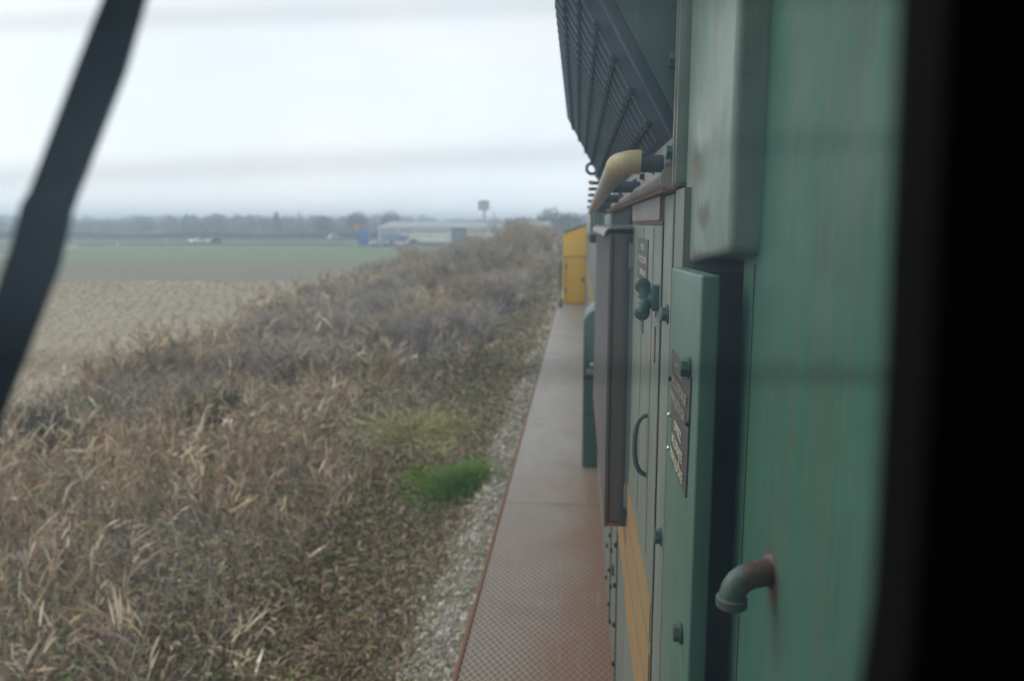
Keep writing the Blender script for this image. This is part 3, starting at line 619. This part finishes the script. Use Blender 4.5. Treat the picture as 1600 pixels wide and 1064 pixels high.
# ------------------------------------------------------------------ vehicles
def car(x, y, rz, paintm, label, lit=False, L_=4.2, H=1.45, van=False, name='car', group=None, cat='car'):
    z = -1.96
    r = empty(name, (x, y, z), label, cat, group, rz)
    def add(mb, nm, m):
        mb.bm.transform(Matrix.Translation(rootloc(r))); return mb.build(nm, m, r)
    h = L_ / 2
    body = [(-h, .28), (h, .28), (h + .02, .62), (h - .12, .82), (h * .45, .92), (-h + .1, .95), (-h - .02, .6)]
    cab = [(h * .42, .9), (h * .12, H - .03), (-h * .6, H - .02), (-h + .12, .92)] if not van else [(h * .75, .9), (h * .5, H - .05), (-h + .02, H), (-h + .02, .9)]
    add(MB().prism(body, 'y', -.85, .85, .06), 'body', paintm)
    add(MB().prism([(p[0], p[1] + .02) for p in cab], 'y', -.72, .72, .05), 'cabin', paintm)
    gl = [(cab[0][0] * .93 + .02, .97), (cab[1][0], H - .12), (cab[2][0] * .98, H - .12), (cab[3][0] * .9, .97)]
    add(MB().prism(gl, 'y', -.735, .735), 'side_window', G['glassd'])
    a, b_ = cab[0], cab[1]
    add(MB().hexa([(a[0] + .012, -.62, a[1] + .06), (a[0] + .012, .62, a[1] + .06), (a[0] - .05, .62, a[1] + .06), (a[0] - .05, -.62, a[1] + .06),
                   (b_[0] + .03, -.56, b_[1] - .03), (b_[0] + .03, .56, b_[1] - .03), (b_[0] - .05, .56, b_[1] - .03), (b_[0] - .05, -.56, b_[1] - .03)]), 'windscreen', G['glassd'])
    for sx in (-.62, .64):
        for sy in (-1, 1):
            add(MB().tube([(h * sx, sy * .86, .31), (h * sx, sy * .68, .31)], .31, 16), 'wheel', G['tyre'])
    for sy in (-1, 1): add(MB().sphere((h - .03, sy * .6, .66), .13, (.6, 1.3, .8), 2), 'headlight', G['lamp'] if lit else G['lampoff'])
    return r
car(-110.2, 219, R(-115), G['white'], 'white car with headlights on, leading on the far road', True)
car(-105.2, 219.5, R(-118), G['carblack'], 'dark car with headlights on, following the white car', True)
car(-87.6, 276, R(-125), G['carsilver'], 'silver van with one bright headlight on the raised far road', True, 4.6, 1.9, True, 'van', None, 'van')
car(-51.4, 197.5, R(200), G['white'], 'white car parked at the left end of the warehouse')
car(-45.2, 197.3, R(190), G['white'], 'white hatchback parked beside a black car before the warehouse', False, 3.9)
car(-42.6, 199.5, R(185), G['carblack'], 'black car parked beside the white hatchback')
car(-49.5, 194.4, R(182), G['carsilver'], 'low silver car parked in front of the blue-grey truck', False, 4.2, 1.3)
r = empty('truck', (-48, 200, -1.97), 'blue-grey covered truck parked before the left half of the warehouse', 'truck')
MB().box(-50.9, -45.8, 198.9, 201.2, -1.1, 1.05, .1).build('cargo_cover', flat('blue_grey_tarpaulin', (.20, .27, .34), .6, .15, 1, 0, 0), r)
MB().box(-45.7, -44.4, 199.0, 201.1, -1.5, .5, .15).build('cab', G['carblue'], r)
MB().box(-50.9, -44.6, 199.2, 200.9, -1.45, -1.12).build('chassis', G['tyre'], r)
MB().box(-44.5, -44.37, 199.2, 200.9, -.45, .3).build('windscreen', G['glassd'], r)
for wx in (-50, -48.8, -45.1):
    for wy in (199.0, 201.0): MB().tube([(wx, wy - .15, -1.52), (wx, wy + .15, -1.52)], .45, 14).build('wheel', G['tyre'], r)
for k, (mx_, my_, lb) in enumerate(((-127, 186, 'white marker post nearest the dark wiper, at the field edge'), (-116.5, 190, 'white marker post between the dirt track and the road'), (-131, 240, 'white marker post on the far side of the road'))):
    r = empty('marker_post', (mx_, my_, -2), lb, 'marker post', 'marker posts by the road')
    MB().box(mx_ - .12, mx_ + .12, my_ - .06, my_ + .06, -2.1, -.9, .02).build('post', G['white'], r)
    MB().box(mx_ - .125, mx_ + .125, my_ - .065, my_ + .065, -1.25, -1.1).build('dark_band', G['tyre'], r)

# ================================================================== LOCOMOTIVE
loco = empty('locomotive', (.97, 9.5, 0), 'green diesel locomotive seen along its hood from the cab, with rusty walkway and yellow nose', 'locomotive')
def sub(parent): return parent
HX = .175
# --- walkway plates
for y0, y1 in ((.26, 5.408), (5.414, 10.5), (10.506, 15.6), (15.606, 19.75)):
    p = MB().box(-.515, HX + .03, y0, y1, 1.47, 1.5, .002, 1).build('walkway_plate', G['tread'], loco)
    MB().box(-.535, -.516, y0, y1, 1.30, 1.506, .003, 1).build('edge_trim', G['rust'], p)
MB().box(-.50, 2.44, .26, 21.5, 1.12, 1.465).build('side_sill', G['dark'], loco)
MB().box(.2, 1.74, 1.5, 20, .55, 1.115, .03).build('underframe', G['dark'], loco)
# --- hood
hood = MB().box(HX, 1.765, 1.46, 19.5, 1.502, 3.56, .012).build('hood', G['door'], loco)
MB().prism([(HX + .012, 3.561), (1.753, 3.561), (1.5, 3.68), (.45, 3.68)], 'y', 4.35, 19.48).build('hood_roof', G['grey'], hood)
# far hood panel joints
for yy in (6.3, 7.6, 8.9, 10.2, 11.5, 12.8, 14.1, 15.4, 16.7, 18): MB().box(HX - .004, HX + .002, yy, yy + .025, 1.55, 3.5).build('panel_joint', G['grey'], hood)
# ochre stripes with thin grey lines between
for k, (za, zb) in enumerate(((2.668, 2.578), (2.548, 2.440), (2.410, 2.262))):
    for y0, y1 in ((1.47, 1.628), (2.49, 9.2), (9.3, 19.45)):
        MB().box(HX - .003, HX + .001, y0, y1, zb, za).build('stripe', G['stripe'], hood)
# --- door
door = MB().box(HX - .006, HX + .004, 1.64, 2.482, 1.62, 3.497, .004).build('hood_door', G['door'], loco)
MB().box(HX - .0035, HX + .003, 1.622, 1.642, 1.60, 3.50).build('door_gap', G['black'], door)
for za, zb in ((2.668, 2.578), (2.548, 2.440), (2.410, 2.262)):
    MB().box(HX - .0085, HX - .0055, 1.646, 2.476, zb, za).build('stripe', G['stripe'], door)
for y0 in (1.80, 2.08, 2.42): MB().box(HX - .0075, HX - .0055, y0, y0 + .004, 2.72, 3.49).build('pressed_seam', G['door'], door)
MB().box(HX - .006, HX + .001, 1.64, 2.49, 3.50, 3.506).build('door_top_rust', G['rust'], door)
MB().box(HX - .010, HX + .001, 1.655, 2.49, 3.508, 3.559).build('header_panel', paint('rusty_header', (.27, .23, .21), s_amt=.4, r_amt=.6, rust=(.3, .14, .09)), hood)
# handle
hp = [(x_ + .012, y_, z_) for x_, y_, z_ in [(.157, 1.84, 3.049), (.147, 1.84, 3.046), (.138, 1.84, 3.038), (.131, 1.84, 3.022), (.128, 1.84, 2.998), (.128, 1.84, 2.955), (.131, 1.84, 2.930), (.139, 1.84, 2.912), (.148, 1.84, 2.904), (.157, 1.84, 2.900)]]
MB().tube(hp, .0062, 12).build('handle', G['teal'], door)
for zz in (3.40, 2.62, 1.85):
    hg = MB().tube([(HX - .010, 2.486, zz - .04), (HX - .010, 2.486, zz + .04)], .008, 12).box(HX - .009, HX - .004, 2.44, 2.486, zz - .035, zz + .035, .001).build('hinge', G['door'], door)
# wing-nut latch
la = MB().box(.154, .1785, 1.650, 1.695, 3.318, 3.372, .004).build('latch', G['teal'], door)
lw = MB().tube([(.156, 1.672, 3.343), (.148, 1.672, 3.343), (.138, 1.672, 3.343)], [.019, .0165, .012], 16)
lw.tube([(.147, 1.672, 3.342), (.141, 1.672, 3.355), (.1365, 1.672, 3.369)], [.016, .0135, .012], 14)
lw.tube([(.147, 1.672, 3.342), (.141, 1.672, 3.329), (.1365, 1.672, 3.314)], [.016, .0135, .012], 14)
lw.sphere((.136, 1.672, 3.370), .0170, (1, .35, 1)); lw.sphere((.136, 1.672, 3.313), .0170, (1, .35, 1))
lw.sphere((.134, 1.672, 3.349), .007, (1.2, 1, .8), 2); lw.sphere((.134, 1.672, 3.335), .006, (1.2, 1, .8), 2)
lw.build('wing_handle', G['teal'], la)
MB().box(.1655, .1695, 1.70, 1.73, 3.300, 3.318, .002).build('catch_plate', G['gut'], la)
MB().box(.166, .1695, 1.70, 1.705, 3.2, 3.28).build('scrape', G['rust'], door)
# small plates on the door
dp = MB().box(.1665, .1695, 1.93, 2.24, 3.352, 3.462).build('door_plate', G['plate'], door)
MB().box(.1665, .1695, 2.02, 2.10, 3.22, 3.268).build('door_plate', G['plate'], door)
def text(body, name, y_left, z0, width, hgt, mat, parent, x=.1660):
    c = bpy.data.curves.new(name, 'FONT'); c.body = body; c.size = hgt / .70; c.extrude = .0003; c.align_x = 'LEFT'; c.resolution_u = 4; c.offset = hgt * .012
    o = bpy.data.objects.new(name, c); col.objects.link(o); bpy.context.view_layer.update()
    s = width / max(o.dimensions.x, 1e-4)
    me = bpy.data.meshes.new_from_object(o); bpy.data.objects.remove(o); bpy.data.curves.remove(c)
    me.name = name; o = bpy.data.objects.new(name, me); col.objects.link(o); o.parent = parent
    me.materials.clear(); me.materials.append(mat)
    Mx = Matrix(((0, 0, -1, x), (-1, 0, 0, y_left), (0, 1, 0, z0), (0, 0, 0, 1)))
    Mx = Matrix.Translation(-rootloc(parent)) @ Mx @ Matrix.Diagonal((s, 1, 1, 1))
    o.matrix_local = Mx; return o
text('NE', 'lettering', 2.135, 3.433, .10, .016, G['cream'], dp)
text('POZOR', 'lettering', 2.20, 3.400, .235, .016, G['cream'], dp)
text('DIRAJ', 'lettering', 2.17, 3.367, .185, .016, G['cream'], dp)
# frame strip between door and panel
MB().box(HX - .004, HX + .002, 1.47, 1.612, 1.6, 3.555, .002).build('door_post', G['door'], hood)
# kick panel fittings seen below the filter box
for yy in (3.07, 3.62): MB().box(HX - .005, HX + .001, yy, yy + .012, 1.56, 2.45).build('panel_joint', G['dark'], hood)
for yy in (3.16, 3.52, 3.7, 4.0):
    for zz in (1.62, 1.8, 1.98, 2.16, 2.34): MB().hexbolt((HX, yy, zz), (-1, 0, 0), .010, .012).build('bolt', G['dark'], hood)
MB().box(.165, .176, 3.33, 3.37, 1.94, 1.98, .003).build('catch', G['dark'], hood)
# --- ribbed filter box
fb = MB().box(.104, HX + .01, 2.50, 4.58, 2.52, 3.47, .006).build('filter_box', G['grey'], loco)
rb = MB(); z = 2.535
while z < 3.46:
    rb.prism([(.1045, z), (.0965, z + .0015), (.0965, z + .0042), (.1045, z + .0055)], 'y', 2.52, 4.56); z += .0098
rb.build('ribs', G['rib'], fb, smooth=False)
MB().box(.094, .106, 2.493, 2.512, 2.505, 3.47, .002).build('corner_strip', G['grey'], fb)
MB().box(.150, .178, 2.49, 2.499, 2.51, 3.465).build('recess_shade_strip', G['slate'], fb)  # flat darker strip, shade of the step back put into its colour
MB().box(.094, HX + .01, 2.495, 4.58, 2.507, 2.519, .002).build('bottom_flange', G['rust'], fb)
lip = [(.18, 3.492), (.10, 3.49), (.088, 3.485), (.080, 3.475), (.078, 3.462), (.082, 3.462), (.084, 3.472), (.091, 3.479), (.101, 3.483), (.18, 3.485)]
MB().prism(lip, 'y', 2.49, 4.62).build('top_lip', G['gut'], fb)
MB().box(.162, .168, 2.486, 2.489, 2.62, 3.40).box(.160, .174, 2.484, 2.489, 3.40, 3.43).build('hinge_rod', G['gut'], fb)
# louvre above the filter box, its recess shade painted as a dark panel
lv = MB().box(.168, .174, 2.60, 3.95, 3.497, 3.553).build('vent', G['dark'], hood)
sl = MB()
for k in range(24): sl.box(.162, .169, 2.62 + k * .055, 2.64 + k * .055, 3.50, 3.53)
sl.build('vent_slats', G['slate'], lv)
MB().box(.155, .178, 3.96, 4.9, 3.49, 3.556, .004).build('vent_frame', G['pale'], hood)
pb = MB().box(.062, HX + .01, 5.0, 6.1, 3.43, 3.60, .01).build('vent_box', G['pale'], loco)  # plain pale box added for the whitish patch on the hood side
for k in range(4): MB().box(.075 + k * .026, .080 + k * .026, 4.992, 5.001, 3.45, 3.59).build('pressed_seam', G['door'], pb)
MB().box(.070, HX + .01, 5.0, 6.0, 3.38, 3.427, .006).build('vent_box_base', G['dark'], loco)
# --- green rounded cabinet
cb = [(.05, 1.502), (.05, 2.70)] + [(.05 + .125 * (1 - math.cos(a)), 2.70 + .12 * math.sin(a)) for a in np.linspace(.15, math.pi / 2, 8)] + [(.175, 1.502)]
cab_ = MB().prism(cb, 'y', 6.3, 6.9, .004).build('side_cabinet', G['teal'], loco)
MB().box(.046, .17, 6.294, 6.299, 2.25, 2.262).box(.046, .17, 6.294, 6.299, 1.95, 1.957).build('door_seam', G['dark'], cab_)
MB().box(.075, .15, 6.27, 6.299, 2.29, 2.33, .006).build('handle', G['gut'], cab_)
MB().sphere((.12, 6.275, 2.37), .016).build('knob', G['bolt'], cab_)
# --- weathered gutter and trim lines
g_ = MB(); 
for y0, y1, r0 in ((1.47, 2.10, .021), (2.11, 3.0, .020), (3.01, 4.4, .019)): g_.tube([(.168, y0, 3.583), (.168, y1, 3.579)], r0, 14)
g_.build('gutter', G['gut'], loco)
MB().box(.150, .178, 1.47, 4.4, 3.557, 3.5625, .001).build('drip_edge', G['rust'], loco)
MB().box(.172, .20, 1.47, 4.4, 3.603, 3.66).build('upper_rail', G['gut'], loco)
for k in range(7): MB().hexbolt((.172, 1.6 + k * .28, 3.625), (-1, 0, 0), .009, .012).build('bolt', G['shadow'], loco)
# --- handrail
cx_, cz_ = .112, 3.615
path = [(.114, 1.52, 3.615), (.100, 1.52, 3.6155)] + [(.100 - .028 * math.sin(a), 1.52 + .03 * (1 - math.cos(a)), 3.6155 - .004 * a) for a in np.linspace(.25, math.pi / 2, 7)] + [(.072, 1.62, 3.606), (.073, 4.62, 3.572)]
hr = MB().tube(path, .0225, 20).build('handrail', G['rail'], loco)
for k, yy in enumerate((1.52, 2.3, 3.1, 3.9, 4.55)):
    MB().tube([(.075 if k else .108, yy, 3.612 - .008 * k), (HX, yy, 3.612 - .008 * k)], .0165, 14).build('rail_bracket', G['slate'], hr)
MB().hexbolt((.178, 1.52, 3.612), (-1, 0, 0), .024, .022, False).build('rail_nut', G['gut'], hr)
# --- louvred intake wing
WY0, WY1 = 1.5, 4.3
dx, dz = -.208, .375; Lw = math.hypot(dx, dz); ux, uz = dx / Lw, dz / Lw; nx_, nz_ = -uz, ux   # n points out/down
bx0, bz0 = .178, 3.663
wing = MB().prism([(bx0, bz0), (bx0 + dx + .02, bz0 + dz + .02), (bx0 + dx + .02, 5.1), (1.7, 5.1), (1.7, bz0)], 'y', WY0 + .006, WY1, .002).build('intake_wing', G['slate'], loco)
def slope(s, n): return (bx0 + ux * s + nx_ * n, bz0 + uz * s + nz_ * n)
fn = MB(); fe = MB(); yy = WY0 + .06
while yy < WY1 - .03:
    a0, a1, b0, b1 = slope(.012, 0), slope(Lw + .012, 0), slope(.012, .026), slope(Lw + .03, .026)
    yb = yy + .035
    # tilted slat: root at yy, outer lip leaning away
    fn.hexa([(a0[0], yy, a0[1]), (b0[0], yb, b0[1]), (b0[0], yb + .003, b0[1]), (a0[0], yy + .003, a0[1]),
             (a1[0], yy, a1[1]), (b1[0], yb, b1[1]), (b1[0], yb + .003, b1[1]), (a1[0], yy + .003, a1[1])])
    fn.hexa([(b1[0], yb, b1[1]), (b1[0] + .03, yb - .035, b1[1]), (b1[0] + .03, yb - .032, b1[1]), (b1[0], yb + .003, b1[1]),
             (b1[0], yb, 5.05), (b1[0] + .03, yb - .035, 5.05), (b1[0] + .03, yb - .032, 5.05), (b1[0], yb + .003, 5.05)])
    fe.tube([(b0[0], yb, b0[1]), (b1[0], yb, b1[1]), (b1[0], yb, 5.05)], .0028, 5)
    yy += .088
fn.build('louvre_slats', G['slate'], wing, smooth=False)
fe.build('slat_edges', paint('slat_edge_highlight', (.15, .19, .225), s_amt=.3, r_amt=.3), wing)  # lighter lips paint in the light caught by the slat edges
fr = MB()
q = [slope(0, .002), slope(Lw, .002), slope(Lw, .030), slope(-.0, .030)]
fr.prism([slope(0, -.012), slope(Lw + .2, -.012), slope(Lw + .2, .010), slope(0, .010)], 'y', WY0 - .006, WY0 + .030, .002)
fr.build('louvre_border', G['slate'], wing)
for s_ in (.045, .115, .185, .255, .325, .395):
    rod = MB(); p0 = slope(s_, .030); rod.tube([(p0[0], WY0 + .04, p0[1]), (p0[0], WY1 - .02, p0[1])], .0035, 6)
    yy = WY0 + .062
    while yy < WY1 - .05:
        rod.tube([(p0[0], yy - .009, p0[1]), (p0[0], yy + .009, p0[1])], .0075, 8); yy += .088
    rod.build('tie_rod', G['shadow'], wing)
# end cap plate and its flange
MB().prism([(bx0, bz0 + .02), (bx0 + dx * .9, bz0 + .02 - dz * .9 + 2 * dz * .9), (bx0 + dx, 5.1), (bx0 - .002, 5.1)], 'y', WY0 - .012, WY0 + .004).build('end_cap', paint('cap_green', (.075, .13, .125), s_amt=.3, r_amt=.1), wing)
MB().box(.168, .1835, 1.463, 1.487, 3.62, 5.05, .002).build('cap_seam', G['grey'], wing)
MB().hexbolt((.1685, 1.474, 3.790), (-1, 0, 0), .0135, .013).hexbolt((.1685, 1.474, 3.628), (-1, 0, 0), .0135, .013).build('cap_bolt', G['teal'], wing)
# lifting eye and grab rungs beyond the wing
rg = MB(); c0 = Vector((.066, 4.4, 3.800)); rg.tube([c0 + Vector((math.cos(a) * .029, 0, math.sin(a) * .029)) for a in np.linspace(0, 2 * math.pi, 25)], .0085, 10)
rg.build('lifting_eye', G['dark'], loco)
MB().tube([(.085, 4.4, 3.768), (.115, 4.4, 3.735), (.17, 4.4, 3.70)], [.008, .012, .014], 8).build('lifting_eye_arm', G['pale'], loco)
for k in range(5):
    zz = 3.745 - .036 * k; x0 = .062 + (.004 if k < 1 else -.002 * k)
    rr_ = MB().tube([(.165, 4.8, zz), (x0 + .01, 4.8, zz), (x0, 4.81, zz), (x0, 4.9, zz), (x0 + .01, 4.92, zz), (.165, 4.92, zz)], .008, 8).build('grab_rung', G['dark'], loco)
    if k == 0: MB().box(.052, .078, 4.785, 4.80, 3.738, 3.757, .003).build('yellow_tip', G['yellow'], rr_)
MB().box(.150, .178, 4.78, 4.94, 3.55, 3.76, .004).build('rung_bracket', G['slate'], loco)
# --- duct beside the cab
XD = .180
duct = MB().hexa([(XD + .002, .985, 3.466), (.36, .985, 3.450), (.36, 1.42, 3.426), (XD + .006, 1.42, 3.427),
                  (XD, .985, 5.0), (.36, .985, 5.0), (.36, 1.42, 5.0), (XD + .006, 1.42, 5.0)], .011, 4).build('duct', G['duct'], loco)
MB().box(.168, .2, 1.425, 1.436, 3.572, 5.0, .002).build('flange', G['duct'], loco)
MB().box(.172, .2, 1.437, 1.447, 3.58, 5.0, .001).build('flange_gap', G['black'], loco)  # black strip stands in for the dark gap between the flanges
MB().box(.166, .2, 1.448, 1.462, 3.567, 5.0, .002).build('flange', G['gut'], loco)
# --- panel with the warning plate
pn = MB().hexa([(.161, 1.035, 1.9), (.186, 1.035, 1.9), (.182, 1.34, 1.9), (.157, 1.34, 1.9), (.1595, 1.035, 3.434), (.1845, 1.035, 3.434), (.182, 1.335, 3.428), (.1565, 1.335, 3.428)], .0035, 3).build('cover_panel', G['panel'], loco)
MB().box(HX - .001, .30, 1.34, 1.46, 1.9, 3.56).build('panel_backing', G['door'], loco)
def wp_x(y): return .1592 + (1.04 - y) * .0095
wp = MB().hexa([(wp_x(1.09) - .0022, 1.092, 3.112), (wp_x(1.09) + .002, 1.092, 3.112), (wp_x(1.26) + .002, 1.262, 3.116), (wp_x(1.26) - .0022, 1.262, 3.116),
                (wp_x(1.09) - .0022, 1.080, 3.290), (wp_x(1.09) + .002, 1.080, 3.290), (wp_x(1.29) + .002, 1.288, 3.296), (wp_x(1.29) - .0022, 1.288, 3.296)]).build('warning_plate', G['plate'], pn)
for s_, yl, z0, wd_, mt in (('POZOR', 1.238, 3.270, .085, 'duller'), ('NE DOTIKAJ SE', 1.270, 3.243, .168, 'duller'), ('PRIKLJUČKOV', 1.276, 3.216, .165, 'duller'),
                            ('OPREZ', 1.228, 3.178, .086, 'cream'), ('NE DIRAJTE', 1.250, 3.151, .125, 'cream'), ('PRIKLJUČKE', 1.263, 3.124, .148, 'cream')):
    text(s_, 'lettering', yl, z0, wd_, .0155, G[mt], wp, x=wp_x(yl) - .0030)
for (yy, zz, mt) in ((1.290, 3.246, 'dark'), (1.287, 3.186, 'bolt'), (1.282, 3.130, 'bolt'), (1.088, 3.222, 'dark')):
    MB().sphere((wp_x(yy) - .003, yy, zz), .0042, (1, 1, 1), 2).build('rivet', G[mt], wp)
MB().hexbolt((wp_x(1.105) - .001, 1.105, 3.298), (-1, 0, 0), .0125, .013).build('bolt', G['teal'], pn)
MB().hexbolt((wp_x(1.105) - .001, 1.10, 2.90), (-1, 0, 0), .0125, .012).build('bolt', G['rustdark'], pn)
for zz in (3.330, 2.885): MB().hexbolt((HX - .004, 1.50, zz), (-1, 0, 0), .0145, .014).build('bolt', G['teal'], hood)
# --- near wall with rounded end, recess behind it
prof = [(.22, .178), (.22, .99), (.2205, 1.0), (.2215, 1.03), (.2225, 1.06), (.2245, 1.09), (.231, 1.108), (.245, 1.115), (.34, 1.115), (.34, .178)]
nw = MB().prism(prof, 'z', 1.502, 5.0).build('cab_side_wall', G['wall'], loco)
MB().box(.345, .42, .178, 1.46, 1.502, 5.0).box(.183, .344, 1.335, 1.338, 1.9, 3.42).build('recess_back', G['shadow'], loco)  # dark colour stands for the shade deep in the recess
MB().tube([(.2195, 1.003, 1.6), (.2195, 1.003, 3.45)], .0012, 8).build('wall_crease', G['wall'], nw)
# elbow pipe
e = MB(); c = [(.222, .852, 3.113), (.205, .846, 3.113), (.198, .844, 3.1135)]
e.tube(c, .0142, 22)
el = [(.206, .846, 3.1135), (.196, .843, 3.1135), (.190, .8415, 3.1130), (.1825, .8393, 3.1105), (.176, .8375, 3.1060), (.1715, .8362, 3.0995), (.1695, .8357, 3.0920), (.1690, .8355, 3.0850)]
el = [(a_ + (.0055 if a_ < .2 else .002), b_, c_) for a_, b_, c_ in el]
e.tube(el, .0145, 22)
e.tube([(.1745, .8355, 3.0905), (.1745, .8355, 3.0890), (.1745, .8355, 3.0800), (.1745, .8355, 3.0785)], [.0148, .0172, .0172, .0158], 24)
e.tube([(.2075, .8465, 3.1135), (.2065, .8462, 3.1135), (.2030, .845, 3.1135), (.2020, .8447, 3.1135)], [.0140, .0150, .0150, .0140], 24)
e.build('drain_elbow', G['rustdark'], nw)
fl = MB().tube([(.2215, .8518, 3.1128), (.2185, .851, 3.1128), (.2165, .850, 3.1128)], [.0215, .0200, .0160], 24); fl.build('pipe_flange', G['rustdark'], nw)

# --- yellow nose
ns = empty and MB().prism([(-.39, 1.502), (-.39, 3.265), (.24, 3.50), (.97, 3.62), (1.7, 3.50), (2.33, 3.265), (2.33, 1.502)], 'y', 19.76, 21.4, .02).build('nose', G['yellow'], loco)
MB().prism([(-.41, 3.262), (-.40, 3.285), (.24, 3.522), (.97, 3.642), (1.7, 3.522), (2.34, 3.285), (2.35, 3.262), (1.7, 3.502), (.97, 3.622), (.24, 3.502)], 'y', 19.74, 21.42).build('roof_edge', G['dark'], ns)
gold = paint('gold_seam', (.42, .27, .06), s_amt=.05, r_amt=.05)
MB().box(-.33, .165, 19.748, 19.758, 2.665, 2.70).box(-.345, -.315, 19.748, 19.758, 1.55, 2.70).build('door_outline', gold, ns)
MB().box(.165, .20, 19.56, 19.755, 1.55, 2.70).build('door_edge_shadow', G['slate'], ns)  # slate bar painted in as the shadow line right of the door
for zz in (1.8, 2.4): MB().box(-.345, -.30, 19.735, 19.757, zz, zz + .09, .003).build('hinge', G['slate'], ns)
MB().box(.09, .13, 19.72, 19.757, 2.05, 2.17, .004).build('latch', G['slate'], ns)
ps = MB().tube([(-.43, 18.95, 1.5), (-.437, 18.95, 2.60)], .022, 10).build('end_post', G['slate'], loco)
MB().sphere((-.437, 18.95, 2.63), .04, (1, 1, 1.2), 2).build('post_knob', G['gut'], ps)
MB().box(-.48, -.38, 18.9, 19.0, 1.502, 1.60, .01).build('post_foot', G['slate'], ps)
# --- cab: shell, window surround, windscreen, wiper
cabp = MB()
cabp.box(-.62, 2.5, -2.3, -2.2, 1.5, 4.3).box(-.62, 2.5, -2.2, .172, 1.4, 1.499).box(-.62, 2.5, -2.3, .172, 4.301, 4.4).box(2.45, 2.55, -2.19, .149, 1.5, 4.3)
cabp.box(-.68, -.621, -2.3, .172, 1.4, 3.0).box(-.68, -.621, -2.3, -1.5, 3.001, 4.4).box(-.68, -.621, -.12, .172, 3.001, 4.4).box(-.68, -.621, -1.499, -.121, 4.0, 4.4)
cab_shell = cabp.build('cab_shell', G['black'], loco)
# front wall with an opening
edge = [(0.0605, 3.95), (0.0615, 3.6), (0.0625, 3.5686), (0.0636, 3.5447), (0.0644, 3.5196), (0.0649, 3.5), (0.0658, 3.4728), (0.0666, 3.4173), (0.0652, 3.3963), (0.0623, 3.3741), (0.0554, 3.3535)]
op = edge + [(.040, 3.338), (-.55, 3.33), (-.55, 3.95)]
def ring_wall(y0, y1, poly, x0, x1, z0, z1):
    mb = MB(); bm = mb.bm
    outer = [(x1, z1), (x1, z0), (x0, z0), (x0, z1)]
    def ringf(y):
        a = [bm.verts.new((p[0], y, p[1])) for p in poly]; o = [bm.verts.new((p[0], y, p[1])) for p in outer]; return a, o
    A, O = ringf(y0); B, Q = ringf(y1)
    for a, o in ((A, O), (B, Q)):
        n = len(a)
        bm.faces.new([o[0]] + [o[1]] + a[::-1][3:]  ) if False else None
        # right strip, bottom strip, left strip, top strip
        bm.faces.new([o[0], o[1]] + list(reversed(a[:11])))
        bm.faces.new([o[1], o[2], a[12], a[11], a[10]])
        bm.faces.new([o[2], o[3], a[13], a[12]])
        bm.faces.new([o[3], o[0], a[0], a[13]])
    for X_, Y_ in ((A, B), (O, Q)):
        for i in range(len(X_)): bm.faces.new((X_[i], X_[(i + 1) % len(X_)], Y_[(i + 1) % len(Y_)], Y_[i]))
    return mb
ring_wall(.150, .172, op, -.62, 2.45, 1.5, 4.3).build('window_surround', G['black'], cab_shell, smooth=False)
MB().box(-.60, .12, .1735, .1765, 3.28, 3.99).build('windscreen', G['glass'], cab_shell)
# wiper outside the windscreen
wy = .285
wroot = MB().prism([(-.1480, 3.640), (-.1660, 3.5933), (-.1725, 3.5805), (-.1840, 3.5583), (-.2060, 3.5120), (-.2112, 3.5077), (-.2164, 3.4915), (-.2211, 3.4816), (-.2360, 3.4475), (-.2700, 3.3692), (-.2525, 3.3698), (-.2285, 3.4269), (-.2155, 3.4529), (-.2008, 3.4830), (-.1944, 3.5000), (-.1935, 3.5048), (-.1918, 3.5108), (-.1681, 3.5558), (-.1587, 3.5801), (-.1525, 3.5930), (-.1290, 3.640)], 'y', wy - .002, wy + .0035, .001).build('wiper', G['wiper'], loco)
MB().prism([(-.2000, 3.5095), (-.2030, 3.5057), (-.2080, 3.4905), (-.2100, 3.4840), (-.2020, 3.4840), (-.1965, 3.4980), (-.1945, 3.5040), (-.1935, 3.5090)], 'y', wy - .006, wy - .0025, .0008).build('wiper_clip', G['wiper'], wroot)
MB().tube([(-.262, wy - .012, 3.372), (-.262, wy + .02, 3.372)], .012, 18).build('wiper_pivot', G['wiper'], wroot)

# ------------------------------------------------------------------ haze
hz = MB().box(-1400, 300, -60, 1100, -3.4, 24).build('haze', None) if False else None
m = bpy.data.materials.new('haze_air'); m.use_nodes = True; t = m.node_tree; t.nodes.clear()
o_ = t.nodes.new('ShaderNodeOutputMaterial'); pv = t.nodes.new('ShaderNodeVolumePrincipled'); pv.inputs["Color"].default_value = (.78, .90, 1, 1); pv.inputs['Density'].default_value = .0016; pv.inputs['Anisotropy'].default_value = .9
t.links.new(pv.outputs[0], o_.inputs['Volume'])
hz = MB().box(-1510, 710, -310, 1510, -3.4, 15).build('haze', m); hz['kind'] = 'stuff'
tag(hz, 'pale blue winter haze lying over the fields and woods', 'haze')
